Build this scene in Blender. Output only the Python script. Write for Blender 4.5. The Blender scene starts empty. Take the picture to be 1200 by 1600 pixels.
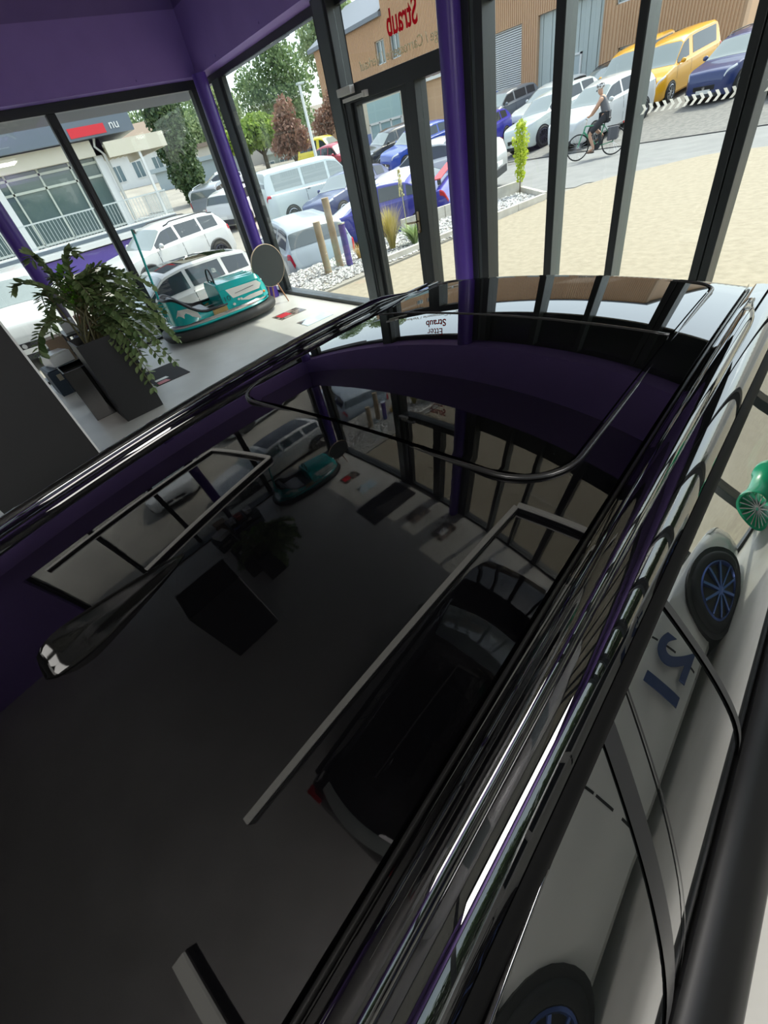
import bpy, bmesh, math, random
from math import sin, cos, tan, pi, radians, sqrt, atan2
from mathutils import Vector, Matrix
random.seed(7)
SCN = bpy.context.scene
COL = SCN.collection

# ------------------------------------------------------------------ helpers
def clamp(a, lo=0.0, hi=1.0): return max(lo, min(hi, a))
def ss(a):
    a = clamp(a); return a*a*(3-2*a)
def lerp(a, b, t): return a+(b-a)*t
def interp(x, pts):
    if x <= pts[0][0]: return pts[0][1]
    for (x0, y0), (x1, y1) in zip(pts, pts[1:]):
        if x <= x1: return y0+(y1-y0)*(x-x0)/(x1-x0) if x1 > x0 else y1
    return pts[-1][1]

class MB:
    """collects shapes, builds ONE mesh object"""
    def __init__(s): s.v = []; s.f = []; s.m = []
    def add(s, vs, fs, mi=0):
        o = len(s.v); s.v += [tuple(p) for p in vs]
        for f in fs: s.f.append([i+o for i in f]); s.m.append(mi)
        return s
    def box(s, c, d, rot=None, mi=0):
        vs = []
        for x in (-.5, .5):
            for y in (-.5, .5):
                for z in (-.5, .5):
                    p = Vector((x*d[0], y*d[1], z*d[2]))
                    if rot is not None: p = rot @ p
                    vs.append(p+Vector(c))
        return s.add(vs, [(0,1,3,2),(4,6,7,5),(0,4,5,1),(2,3,7,6),(0,2,6,4),(1,5,7,3)], mi)
    def bx(s, x0, x1, y0, y1, z0, z1, mi=0):
        return s.box(((x0+x1)/2,(y0+y1)/2,(z0+z1)/2),(abs(x1-x0),abs(y1-y0),abs(z1-z0)),None,mi)
    def beam(s, a, b, w, h, mi=0, up=(0,0,1)):
        a = Vector(a); b = Vector(b); d = b-a; L = d.length; d.normalize()
        u = Vector(up)
        if abs(d.dot(u)) > .99: u = Vector((0,1,0))
        x = d.cross(u).normalized(); z = x.cross(d)
        R = Matrix((x, d, z)).transposed()
        return s.box((a+b)/2, (w, L, h), R, mi)
    def tube(s, path, r, n=8, closed=False, mi=0, cap=True):
        P = [Vector(p) for p in path]; m = len(P)
        rr = r if isinstance(r, (list, tuple)) else [r]*m
        vs = []; prev = None
        for i in range(m):
            if closed: d = P[(i+1) % m]-P[i-1]
            else: d = P[min(i+1, m-1)]-P[max(i-1, 0)]
            if d.length < 1e-9: d = Vector((0,0,1))
            d.normalize()
            if prev is None:
                u = Vector((0,0,1)) if abs(d.z) < .9 else Vector((1,0,0))
                x = d.cross(u).normalized()
            else:
                x = prev-d*prev.dot(d)
                x = x.normalized() if x.length > 1e-6 else d.orthogonal().normalized()
            prev = x; y = d.cross(x)
            for k in range(n):
                a = 2*pi*k/n
                vs.append(P[i]+(x*cos(a)+y*sin(a))*rr[i])
        fs = []
        for i in range(m if closed else m-1):
            for k in range(n):
                a = i*n+k; b = i*n+(k+1) % n; j = (i+1) % m
                fs.append((a, b, j*n+(k+1) % n, j*n+k))
        if cap and not closed:
            fs.append(tuple(range(n))[::-1]); fs.append(tuple((m-1)*n+k for k in range(n)))
        return s.add(vs, fs, mi)
    def cyl(s, a, b, r0, r1=None, n=20, mi=0):
        return s.tube([a, b], [r0, r0 if r1 is None else r1], n, mi=mi)
    def lathe(s, prof, n=28, M=None, mi=0):
        """prof [(r,z)] about local z"""
        vs = []; fs = []; m = len(prof)
        for r, z in prof:
            for k in range(n):
                a = 2*pi*k/n; p = Vector((r*cos(a), r*sin(a), z))
                vs.append(M @ p if M else p)
        for i in range(m-1):
            for k in range(n):
                fs.append((i*n+k, i*n+(k+1) % n, (i+1)*n+(k+1) % n, (i+1)*n+k))
        return s.add(vs, fs, mi)
    def grid(s, rows, closed_v=False, mi=0, flip=False):
        nu = len(rows); nv = len(rows[0]); vs = [p for r in rows for p in r]; fs = []
        for i in range(nu-1):
            for j in range(nv if closed_v else nv-1):
                q = (i*nv+j, i*nv+(j+1) % nv, (i+1)*nv+(j+1) % nv, (i+1)*nv+j)
                fs.append(q[::-1] if flip else q)
        return s.add(vs, fs, mi)
    def prism(s, poly, z0, z1, mi=0):
        n = len(poly); vs = [(x, y, z0) for x, y in poly]+[(x, y, z1) for x, y in poly]
        fs = [tuple(range(n))[::-1], tuple(range(n, 2*n))]+[(i, (i+1) % n, n+(i+1) % n, n+i) for i in range(n)]
        return s.add(vs, fs, mi)
    def ell(s, c, d, nu=10, nv=14, mi=0):
        rows = []
        for i in range(nu+1):
            th = pi*i/nu
            rows.append([(c[0]+d[0]*sin(th)*cos(2*pi*k/nv), c[1]+d[1]*sin(th)*sin(2*pi*k/nv), c[2]+d[2]*cos(th)) for k in range(nv)])
        return s.grid(rows, True, mi)
    def build(s, name, mat, parent=None, smooth=None, bevel=0, recalc=True):
        me = bpy.data.meshes.new(name); me.from_pydata(s.v, [], s.f); me.update()
        for m in (mat if isinstance(mat, (list, tuple)) else [mat]): me.materials.append(m)
        me.polygons.foreach_set('material_index', s.m)
        if recalc:
            bm = bmesh.new(); bm.from_mesh(me)
            bmesh.ops.remove_doubles(bm, verts=bm.verts, dist=1e-5)
            bmesh.ops.recalc_face_normals(bm, faces=bm.faces); bm.to_mesh(me); bm.free()
        if smooth is not None:
            me.polygons.foreach_set('use_smooth', [True]*len(me.polygons))
            if smooth < 180: me.set_sharp_from_angle(angle=radians(smooth))
        o = bpy.data.objects.new(name, me); COL.objects.link(o)
        if parent: o.parent = parent
        if bevel:
            b = o.modifiers.new('bevel', 'BEVEL'); b.width = bevel; b.segments = 2; b.limit_method = 'ANGLE'
        return o

def tag(o, label=None, cat=None, group=None, kind=None):
    if label: o['label'] = label
    if cat: o['category'] = cat
    if group: o['group'] = group
    if kind: o['kind'] = kind
    return o
def thing(name, label, cat, loc=(0,0,0), rz=0, group=None, mat=None):
    o = bpy.data.objects.new(name, None); COL.objects.link(o)
    o.empty_display_size = .2
    if mat is not None: o.matrix_world = mat
    else: o.location = loc; o.rotation_euler = (0,0,rz)
    return tag(o, label, cat, group)
def copy_tree(o, parent=None):
    c = o.copy(); COL.objects.link(c)
    if parent: c.parent = parent
    for ch in list(o.children): copy_tree(ch, c)
    return c
def text_mesh(body, size, mat, name, M, parent=None, extrude=.002, spacing=1.0, xs=1.0, bold=0.0):
    cu = bpy.data.curves.new(name, 'FONT'); cu.body = body; cu.size = size; cu.extrude = extrude
    cu.align_x = 'CENTER'; cu.align_y = 'CENTER'; cu.space_character = spacing; cu.offset = bold
    to = bpy.data.objects.new(name+'_src', cu); COL.objects.link(to)
    dg = bpy.context.evaluated_depsgraph_get()
    me = bpy.data.meshes.new_from_object(to.evaluated_get(dg))
    bpy.data.objects.remove(to); bpy.data.curves.remove(cu)
    me.transform(M @ Matrix.Diagonal((xs,1,1,1)))
    me.materials.clear(); me.materials.append(mat)
    o = bpy.data.objects.new(name, me); COL.objects.link(o)
    if parent: o.parent = parent
    return o

# ------------------------------------------------------------------ materials
MATS = {}
def mat(name, color, rough=.5, metal=0.0, ior=1.5, coat=0.0, noise=None, bump=None, emit=None, spec=None):
    if name in MATS: return MATS[name]
    m = bpy.data.materials.new(name); m.use_nodes = True; nt = m.node_tree
    b = nt.nodes['Principled BSDF']
    b.inputs['Base Color'].default_value = (*color, 1); b.inputs['Roughness'].default_value = rough
    b.inputs['Metallic'].default_value = metal; b.inputs['IOR'].default_value = ior
    b.inputs['Coat Weight'].default_value = coat; b.inputs['Coat Roughness'].default_value = .03
    if noise or bump:
        tc = nt.nodes.new('ShaderNodeTexCoord')
    if noise:   # (scale, color2, contrast lo, hi)
        n = nt.nodes.new('ShaderNodeTexNoise'); n.inputs['Scale'].default_value = noise[0]; n.inputs['Detail'].default_value = 6
        r = nt.nodes.new('ShaderNodeValToRGB'); r.color_ramp.elements[0].position = noise[2]; r.color_ramp.elements[1].position = noise[3]
        r.color_ramp.elements[0].color = (*color, 1); r.color_ramp.elements[1].color = (*noise[1], 1)
        nt.links.new(tc.outputs['Object'], n.inputs['Vector']); nt.links.new(n.outputs['Fac'], r.inputs['Fac'])
        nt.links.new(r.outputs['Color'], b.inputs['Base Color'])
    if bump:    # (scale, strength, distance)
        n2 = nt.nodes.new('ShaderNodeTexNoise'); n2.inputs['Scale'].default_value = bump[0]; n2.inputs['Detail'].default_value = 4
        bp = nt.nodes.new('ShaderNodeBump'); bp.inputs['Strength'].default_value = bump[1]; bp.inputs['Distance'].default_value = bump[2]
        nt.links.new(tc.outputs['Object'], n2.inputs['Vector']); nt.links.new(n2.outputs['Fac'], bp.inputs['Height'])
        nt.links.new(bp.outputs['Normal'], b.inputs['Normal'])
    if emit:
        b.inputs['Emission Color'].default_value = (*emit[0], 1); b.inputs['Emission Strength'].default_value = emit[1]
    MATS[name] = m; return m
def paint(name, c, rough=.28): return mat('paint_'+name, c, rough, coat=.6)
def pane_glass(name, tint=(.93,.97,.95), ior=1.45):
    if name in MATS: return MATS[name]
    m = bpy.data.materials.new(name); m.use_nodes = True; nt = m.node_tree; nt.nodes.clear()
    out = nt.nodes.new('ShaderNodeOutputMaterial'); mx = nt.nodes.new('ShaderNodeMixShader')
    tr = nt.nodes.new('ShaderNodeBsdfTransparent'); tr.inputs['Color'].default_value = (*tint, 1)
    gl = nt.nodes.new('ShaderNodeBsdfGlossy'); gl.inputs['Roughness'].default_value = 0.0
    fr = nt.nodes.new('ShaderNodeLayerWeight'); fr.inputs['Blend'].default_value = .5
    pw = nt.nodes.new('ShaderNodeMath'); pw.operation = 'POWER'; pw.inputs[1].default_value = 5.0
    ml = nt.nodes.new('ShaderNodeMath'); ml.operation = 'MULTIPLY_ADD'; ml.inputs[1].default_value = .7; ml.inputs[2].default_value = .035
    nt.links.new(fr.outputs['Facing'], pw.inputs[0]); nt.links.new(pw.outputs[0], ml.inputs[0])
    nt.links.new(ml.outputs[0], mx.inputs[0]); nt.links.new(tr.outputs[0], mx.inputs[1]); nt.links.new(gl.outputs[0], mx.inputs[2])
    nt.links.new(mx.outputs[0], out.inputs[0]); MATS[name] = m; return m
def vinyl(name, c):
    """thin translucent foil stuck on glass"""
    m = mat(name, c, .5); nt = m.node_tree; b = nt.nodes['Principled BSDF']; t = nt.nodes.new('ShaderNodeBsdfTranslucent'); t.inputs['Color'].default_value = (*c, 1)
    mx = nt.nodes.new('ShaderNodeMixShader'); mx.inputs[0].default_value = .6
    nt.links.new(b.outputs[0], mx.inputs[1]); nt.links.new(t.outputs[0], mx.inputs[2]); nt.links.new(mx.outputs[0], nt.nodes['Material Output'].inputs[0]); return m
def leafmat(name, c1, c2, trans=.35):
    if name in MATS: return MATS[name]
    m = bpy.data.materials.new(name); m.use_nodes = True; nt = m.node_tree
    b = nt.nodes['Principled BSDF']; b.inputs['Roughness'].default_value = .5
    g = nt.nodes.new('ShaderNodeNewGeometry'); r = nt.nodes.new('ShaderNodeValToRGB')
    r.color_ramp.elements[0].color = (*c1, 1); r.color_ramp.elements[1].color = (*c2, 1)
    nt.links.new(g.outputs['Random Per Island'], r.inputs['Fac']); nt.links.new(r.outputs['Color'], b.inputs['Base Color'])
    t = nt.nodes.new('ShaderNodeBsdfTranslucent'); nt.links.new(r.outputs['Color'], t.inputs['Color'])
    mx = nt.nodes.new('ShaderNodeMixShader'); mx.inputs[0].default_value = trans
    nt.links.new(b.outputs[0], mx.inputs[1]); nt.links.new(t.outputs[0], mx.inputs[2])
    nt.links.new(mx.outputs[0], nt.nodes['Material Output'].inputs[0]); MATS[name] = m; return m

M_black_gloss = mat('black_gloss_paint', (.002,.002,.0025), .015, ior=1.85)
M_roof_glass = mat('black_roof_glass', (.002,.002,.002), .008, ior=1.9)
M_side_glass = mat('dark_side_glass', (.004,.005,.005), .005, ior=4.0)
M_black_matt = mat('black_rubber', (.012,.012,.012), .55)
M_black_satin = mat('black_satin', (.012,.012,.013), .3)
M_seal = mat('grey_rubber_seal', (.02,.02,.02), .22)
M_tyre = mat('tyre_rubber', (.02,.02,.02), .7)
M_rim = mat('alloy_rim', (.5,.52,.55), .25, 1.0)
M_rim_dark = mat('dark_alloy_rim', (.06,.06,.08), .3, .8)
M_chrome = mat('chrome', (.85,.86,.88), .08, 1.0)
M_frame = mat('anthracite_frame', (.022,.027,.028), .38)
M_frame_edge = mat('grey_frame_return', (.09,.11,.11), .35)
M_purple = mat('purple_wall_paint', (.25,.155,.50), .55, noise=(3,(.27,.17,.53),.35,.65), bump=(140,.12,.004))
M_purple_col = mat('purple_column_paint', (.085,.04,.30), .3)
M_window = pane_glass('window_glass')
M_carglass = mat('car_glass', (.24,.28,.265), .06, ior=2.0)  # pale base colour stands in for sky reflection and sunshades
M_rearpane = mat('car_rear_glass', (.06,.08,.085), .05, ior=1.8)
M_sidepane = mat('car_side_glass', (.03,.04,.045), .05, ior=1.65)
M_headlight = mat('headlight_glass', (.55,.58,.6), .1, ior=1.6)
M_taillight = mat('taillight_red', (.45,.012,.02), .15)
M_plate = mat('plate_white', (.75,.75,.72), .4)
M_trim = mat('dark_plastic', (.025,.027,.03), .55)
M_white = mat('white_enamel', (.78,.79,.78), .35)
M_wood = mat('weathered_wood', (.33,.24,.14), .75, noise=(6,(.45,.36,.24),.3,.7))
M_concrete = mat('cast_concrete', (.50,.47,.41), .85, noise=(5,(.6,.57,.5),.35,.65), bump=(60,.3,.01))

# ------------------------------------------------------------------ ground heights outside
def gz(x, y):
    gl = -.1 if x > -9.2 else (-.1-.62*ss((-x-9.2)/1.2)+max(0, -x-11)*.045+max(0, -x-22)*.025)
    R = ss((y-9)/4)*ss((x+19)/6)
    return gl*(1-R)-.1*R+.11*max(0, y-19.2)*ss((x+38)/12)

# ------------------------------------------------------------------ camera
CAM_H = 1.87
def add_camera():
    f, p, ro, aL = 660.575, radians(40.93457), radians(-14.71798), radians(59.39184)
    Mr = ((0.6357246, 0.4160460, -0.6501999), (0.7476737, -0.5413194, 0.3846522), (-0.1919328, -0.7306703, -0.6551967))
    cd = bpy.data.cameras.new('camera'); co = bpy.data.objects.new('camera', cd); COL.objects.link(co)
    cd.sensor_fit = 'HORIZONTAL'; cd.sensor_width = 36; cd.lens = 36*f/1200; cd.clip_start = .02; cd.clip_end = 1000
    R = Matrix(Mr)     # camera(x right, y down, z fwd) -> world
    B = Matrix(((R[0][0], -R[0][1], -R[0][2]), (R[1][0], -R[1][1], -R[1][2]), (R[2][0], -R[2][1], -R[2][2])))
    co.matrix_world = Matrix.Translation((0,0,CAM_H)) @ B.to_4x4()
    SCN.camera = co
add_camera()

# ------------------------------------------------------------------ the room
XL, YF, XR, YB, ZC = -8.68, 4.0, 5.2, -7.0, 3.65
def struct(name, mb, m, parent=None, **k):
    o = mb.build(name, m, parent, **k)
    if not parent: o['kind'] = 'structure'
    return o
def sroot(name):
    o = bpy.data.objects.new(name, None); COL.objects.link(o); o['kind'] = 'structure'; return o

M_floor = mat('polished_screed', (.50,.49,.45), .38, noise=(1.6,(.62,.61,.57),.3,.7), bump=(25,.05,.002))
struct('floor', MB().bx(XL-.12, XR+.1, YB-.1, YF+.06, -.25, 0), M_floor)
M_ceil = mat('stretch_ceiling_black', (.44,.43,.45), .012, 1.0)
M_canopy = mat('slate_canopy', (.10,.11,.13), .6)
struct('trim_4', MB().bx(-6.85, XR+.6, 4.12, 4.36, 3.02, 3.2).bx(-10.75, -6.85, 4.12, 4.5, 3.02, 3.2).bx(-10.75, -8.8, YB, 4.12, 3.02, 3.2), M_canopy)
struct('ceiling', MB().bx(XL-.1, XR+.1, YB-.1, YF+.1, ZC, ZC+.25), M_ceil)
M_backwall = mat('anthracite_wall', (.06,.06,.065), .7)
struct('wall_back', MB().bx(XL-.1, XR+.1, YB-.2, YB, 0, ZC), M_backwall)
# purple downstand beams above the glazing
b = MB().bx(-8.80, -8.40, YB, 3.77, 3.0, ZC).bx(-8.80, -8.50, YB, -3.15, 0, 3.0)
for y in (-1.2, .35, 1.6, 2.9): b.cyl((-8.395, y, 3.045), (-8.385, y, 3.045), .012, n=8)
struct('wall_left', b, M_purple)
b = MB().bx(-8.80, XR, 3.77, 4.12, 3.0, ZC)
for x in (-7.6, -6.3, -4.9, -2.2): b.cyl((x, 3.765, 3.05), (x, 3.755, 3.05), .012, n=8)
struct('wall_front', b, M_purple)
struct('wall_right', MB().bx(XR-.1, XR+.2, YB, YF, 3.0, ZC), M_purple)

def column(name, x, y, z0, z1, r):
    o = MB().cyl((x,y,z0), (x,y,z1), r, n=32).build(name, M_purple_col, None, 40)
    o['kind'] = 'structure'; return o
column('trim_1', -8.24, 3.74, 0, 3.0, .10)
column('trim_2', -3.55, 3.87, 0, 3.0, .098)
r = sroot('trim_3')
MB().cyl((-8.33,.46,1.2), (-8.33,.46,3.0), .105, n=32).build('sleeve', M_purple_col, r, 40)
MB().cyl((-8.33,.46,0), (-8.33,.46,1.2), .06, n=20).build('post', mat('dull_plum', (.09,.075,.11), .5), r, 40)

def pane(root, a, b, z0, z1, axis):
    """glass between a and b along the wall"""
    if axis == 'x': m = MB().bx(a, b, YF-.004, YF+.004, z0, z1)
    else: m = MB().bx(XL-.004, XL+.004, a, b, z0, z1)
    return m.build('pane', M_window, root)
# left glazing
w = sroot('window_1')
fr = MB()
fr.bx(XL-.07, XL+.05, -3.15, 3.9, 2.90, 3.0); fr.bx(XL-.08, XL+.24, -3.15, 3.95, 0, .04)
LM = [(-3.1,.1), (-1.8,.1), (-.45,.1), (1.70,.12)]
for y, wd in LM:
    fr.bx(XL-.06, XL+.04, y-wd/2, y+wd/2, .05, 2.9)
    fr.bx(XL-.05, XL+.08, y-wd*.18, y+wd*.18, .05, 2.75)
fr.bx(XL-.07, XL+.06, 3.72, 3.9, .05, 2.9)
fr.build('frame', M_frame, w, bevel=.004)
ys = [y for y, _ in LM]+[3.8]
for a, c in zip(ys, ys[1:]): pane(w, a, c, .05, 2.9, 'y')
# front corner pane
w = sroot('window_2')
fr = MB(); fr.bx(XL-.05, -5.2, YF+.02, YF+.09, 2.92, 3.0); fr.bx(XL-.05, -5.3, YF-.06, YF+.14, 0, .05)
fr.bx(-8.42, -8.14, YF-.02, YF+.1, .05, 2.92); fr.bx(-8.14, -8.08, YF-.01, YF+.06, .05, 2.92)
fr.build('frame', M_frame, w, bevel=.004)
MB().bx(-8.40, -8.16, YF-.035, YF-.021, .05, 2.92).build('corner_cover', M_frame_edge, w)
pane(w, -8.1, -5.4, .05, 2.92, 'x')
# door with side light and transom
w = sroot('door_1')
fr = MB()
fr.bx(-5.46, -5.20, YF-.09, YF+.09, 0, 3.0)
fr.bx(-5.20, -3.26, YF+.02, YF+.09, 2.90, 3.0)
fr.bx(-5.20, -3.5, YF-.08, YF+.08, 2.175, 2.315)
fr.bx(-5.20, -5.10, YF-.08, YF+.07, 0, 2.18)
fr.bx(-4.20, -4.08, YF-.08, YF+.08, 0, 2.18)
fr.bx(-4.2, -3.5, YF-.06, YF+.06, 0, .05)
fr.bx(-3.62, -3.5, YF-.06, YF+.06, 0, 2.9)
fr.build('frame', M_frame, w, bevel=.004)
MB().bx(-5.42, -5.24, YF-.105, YF-.091, .0, 2.99).build('jamb_cover', M_frame_edge, w)
lf = MB(); lf.bx(-5.10, -5.04, YF-.05, YF+.04, .02, 2.175); lf.bx(-4.31, -4.20, YF-.05, YF+.04, .02, 2.175)
lf.bx(-5.04, -4.31, YF-.05, YF+.04, 2.145, 2.175); lf.bx(-5.04, -4.31, YF-.05, YF+.04, .02, .11)
leaf = lf.build('door_leaf', M_frame, w, bevel=.003)
MB().bx(-5.04, -4.31, YF-.004, YF+.004, .11, 2.145).build('pane', M_window, leaf)
h = MB(); h.tube([(-4.26, YF-.05, 1.06), (-4.26, YF-.10, 1.06), (-4.40, YF-.11, 1.05)], .011, 10)
h.box((-4.26, YF-.055, 1.05), (.035, .012, .20)); h.cyl((-4.26, YF-.05, .96), (-4.26, YF-.075, .96), .014)
h.build('handle', mat('brass_handle', (.55,.45,.30), .3, 1.0), leaf, 40)
c = MB(); c.box((-5.09, YF-.12, 2.275), (.24, .07, .065)); c.build('door_closer', mat('closer_grey', (.70,.70,.66), .45), w, bevel=.006)
c = MB(); c.box((-4.97, YF-.125, 2.205), (.36, .03, .03)); c.box((-4.79, YF-.10, 2.21), (.05, .06, .05)); c.build('closer_rail', MATS['closer_grey'], w, bevel=.003)
pane(w, -5.20, -3.5, 2.315, 2.90, 'x'); pane(w, -4.08, -3.6, .05, 2.175, 'x')
# lettering stuck on the outside of the transom: reads from the street, so mirrored from inside
Mx = lambda x, z: Matrix.Translation((x, YF+.008, z)) @ Matrix.Rotation(pi, 4, 'Z') @ Matrix.Rotation(pi/2, 4, 'X')
M_red = vinyl('red_vinyl', (.62,.01,.03))
M_greyv = vinyl('grey_vinyl', (.62,.55,.42))
text_mesh('Straub', .235, M_red, 'lettering', Mx(-4.25, 2.60), w, xs=.68, bold=.004)
text_mesh('Etter', .235, M_red, 'lettering', Mx(-4.27, 2.81), w, xs=.68)
text_mesh('Garage / Carrosserie / Verkauf', .105, M_greyv, 'lettering', Mx(-4.27, 2.415), w, xs=1.02)
# right hand front glazing
w = sroot('window_3')
fr = MB()
fr.bx(-3.5, XR, YF+.02, YF+.09, 2.92, 3.0); fr.bx(-3.5, XR, YF-.06, YF+.08, 0, .05)
fr.bx(-3.50, -3.385, YF-.085, YF+.08, 0, 2.95); fr.bx(-3.34, -3.255, YF-.085, YF+.08, 0, 2.95)
RM = [(-2.57,.075), (-1.985,.06), (-1.33,.055), (-1.265,.055), (-.62,.07), (.05,.07), (.75,.07), (1.5,.07), (2.3,.07), (3.1,.07), (3.9,.07), (4.7,.07)]
for x, wd in RM: fr.bx(x-wd/2, x+wd/2, YF-.08, YF+.07, 0, 2.95)
fr.bx(-1.32, -1.27, YF-.05, YF+.05, 0, 2.95)
MB().bx(-3.25, XR, YF+.012, YF+.06, 2.46, 2.93).build('head_panel', M_frame, w)
fr.build('frame', M_frame, w, bevel=.004)
sl = MB()
sl.bx(-3.385, -3.34, YF-.07, YF+.06, .0, 2.95)
for x, wd in RM[:2]: sl.bx(x+wd/2, x+wd/2+.004, YF-.078, YF+.066, .05, 2.92)
sl.build('frame_return', M_frame_edge, w)
xs = [-3.3]+[x for x, _ in RM]+[XR]
for a, c in zip(xs, xs[1:]):
    if c-a > .1: pane(w, a, c, .05, 2.92, 'x')
# white arrow safety marking along the panes
cv = MB(); x = -1.945
while x < XR-.2:
    if not any(abs(x+.03-m) < .05 for m, _ in RM):
        y0, y1 = YF-.0065, YF-.0045; zc = 1.643; hh = .026; wv = .018; k = .020
        P = [(x, zc+hh), (x+wv, zc+hh), (x+wv+k, zc), (x+wv, zc-hh), (x, zc-hh), (x+k, zc)]
        n = len(P)
        vs = [(a, y0, z) for a, z in P]+[(a, y1, z) for a, z in P]
        cv.add(vs, [(0,1,2,5), (5,2,3,4), (6,11,8,7), (11,10,9,8)]+[(i, (i+1) % n, n+(i+1) % n, n+i) for i in range(n)])
    x += .0445
cv.build('safety_marking', vinyl('white_vinyl', (.92,.92,.90)), w, recalc=True)
# right glazing
w = sroot('window_4'); fr = MB(); fr.bx(XR-.06, XR+.06, YB, YF, 2.9, 3.0); fr.bx(XR-.06, XR+.06, YB, YF, 0, .05)
ym = [-6.9, -3.4, .2, 3.95]
for y in ym: fr.bx(XR-.06, XR+.06, y-.05, y+.05, 0, 2.9)
fr.build('frame', M_frame, w)
for a, c in zip(ym, ym[1:]): MB().bx(XR-.004, XR+.004, a, c, .05, 2.9).build('pane', M_window, w)

# ------------------------------------------------------------------ ceiling light profiles (dimly lit)
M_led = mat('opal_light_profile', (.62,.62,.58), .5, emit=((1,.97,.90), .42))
M_ledb = mat('dark_light_profile', (.02,.02,.022), .4)
def light_profile(pts, closed, label, wd=.06):
    t = thing('ceiling_light', label, 'ceiling light', (pts[0][0], pts[0][1], ZC), 0, 'light profiles under the black ceiling')
    o = Vector((pts[0][0], pts[0][1], ZC)); d = MB(); f = MB(); q = list(pts)+([pts[0]] if closed else [])
    for a, b in zip(q, q[1:]):
        A = Vector((*a, 3.585))-o; B = Vector((*b, 3.585))-o
        d.beam(A, B, wd*.75, .03); f.beam(A+Vector((0,0,.038)), B+Vector((0,0,.038)), wd, .05)
    for a in pts[::2] if len(pts) > 2 else pts: f.cyl(Vector((*a, 3.64))-o, (a[0]-o.x, a[1]-o.y, 0), .012, n=8)
    d.build('diffuser', M_led, t); f.build('housing', M_ledb, t)
light_profile([(-.83,-.85), (-1.12,2.03)], False, 'long straight light profile reflected down the middle of the black roof')
light_profile([(-1.12,2.06), (-.32,2.28)], False, 'short light profile at the front end of the long straight one', .06)
light_profile([(-.56,-1.42), (.3,-1.30)], False, 'light profile reflected at the bottom edge of the black roof', .09)
light_profile([(-6.2,-2.0), (-6.38,.78), (-4.43,1.09), (-3.87,-.75)], False, 'angled light profile reflected in the roof near the fin')

# ------------------------------------------------------------------ the black car
FX, FY = -.163, .98663
TH = atan2(FY, FX); RTX, RTY = FY, -FX
SC = -.62
def cw(sp, t, z=0.0):
    """car frame (right of centre, forward) -> world"""
    s = sp+SC; return Vector((s*RTX+t*FX, s*RTY+t*FY, z))
car = thing('car', 'large gloss black hatchback with panoramic roof filling the foreground', 'car', cw(0,0,0), TH)
def zr(sp, t): return 1.4537-.0990*sp*sp-.0503*(t-.711)**2-.00388*(2*sp)**4
def P(sp, t, z): return (t, -sp, z)
def er(t): return zr(.5, t)
def lin(a, b, n): return [a+(b-a)*i/(n-1) for i in range(n)]
T0, T1 = -.33, 1.50
# roof skin
rf = MB(); rows = []
for t in lin(T0, T1, 60): rows.append([P(sp, t, zr(sp, t)-.003) for sp in lin(-.5, .5, 61)])
rf.grid(rows)
rows = []
for k in range(7):
    a = k/6*pi/2; rows.append([P(sp, T1+.05*sin(a), zr(sp, T1)-.003-.06*(1-cos(a))) for sp in lin(-.5, .5, 61)])
rf.grid(rows)
rf.build('roof', M_black_gloss, car, 180)
for sg in (-1, 1):
    m = MB(); rows = []
    for t in lin(T0, T1+.04, 50):
        e = er(t); q = [(.500,-.003),(.502,-.012),(.511,-.012),(.514,-.004),(.530,-.003),(.548,-.005),(.562,-.0085),(.575,-.015),(.588,-.027),(.598,-.042),(.603,-.051)]
        rows.append([P(sg*a, t, e+d) for a, d in q])
    m.grid(rows); m.build('roof_side', M_black_gloss, car, 60)
    m = MB(); rows = []; ts = lin(-.26, 1.40, 46)
    for i, t in enumerate(ts):
        k = min(1, (t+.26)/.16, (1.40-t)/.22); k = ss(clamp(k)); h = .004+.026*k; wd = .006+.011*k; e = er(t); c = .540-.012*(1-k)
        rows.append([P(sg*(c+wd*a), t, e-.006+h*b) for a, b in ((-1,0),(-1,.55),(-.8,.85),(-.4,1.0),(.2,1.0),(.7,.86),(1,.5),(1,0))])
    m.grid(rows, True); m.build('roof_rail', M_black_gloss, car, 45)
    m = MB(); m.tube([P(sg*.506, t, er(t)-.010) for t in lin(T0, T1, 40)], .0035, 6); m.build('roof_seam', M_seal, car, 180)
# rounded glass panel
def rrect(a0, a1, b0, b1, r0, r1, n=10):
    """outline in (sp,t): r0 corner radius at b0 end, r1 at b1 end"""
    out = []
    for cx, cy, r, st in ((a1-r0, b0+r0, r0, -pi/2), (a1-r1, b1-r1, r1, 0), (a0+r1, b1-r1, r1, pi/2), (a0+r0, b0+r0, r0, pi)):
        for k in range(n+1):
            a = st+pi/2*k/n; out.append((cx+r*cos(a), cy+r*sin(a)))
    return out
def roofpatch(a0, a1, b0, b1, r0, r1, dz, name, m):
    mb = MB(); rows = []
    for t in lin(b0, b1, 40):
        lo, hi = a0, a1
        if t < b0+r0: d = r0-sqrt(max(0, r0*r0-(b0+r0-t)**2)); lo += d; hi -= d
        if t > b1-r1: d = r1-sqrt(max(0, r1*r1-(t-b1+r1)**2)); lo += d; hi -= d
        rows.append([P(sp, t, zr(sp, t)+dz) for sp in lin(lo, hi, 50)])
    mb.grid(rows); return mb.build(name, m, car, 180)
PA = (-.437, .437)
roofpatch(PA[0]+.008, PA[1]-.008, .482, 1.070, .10, .004, .0015, 'sliding_glass_panel', M_roof_glass)
roofpatch(PA[0]+.008, PA[1]-.008, 1.082, 1.462, .004, .05, .0015, 'fixed_glass_panel', M_roof_glass)
sl = MB(); sl.tube([P(a, t, zr(a, t)+.001) for a, t in rrect(*PA, .474, 1.47, .11, .055)], .0045, 8, True)
sl.build('panel_seal', M_seal, car, 180)
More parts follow.
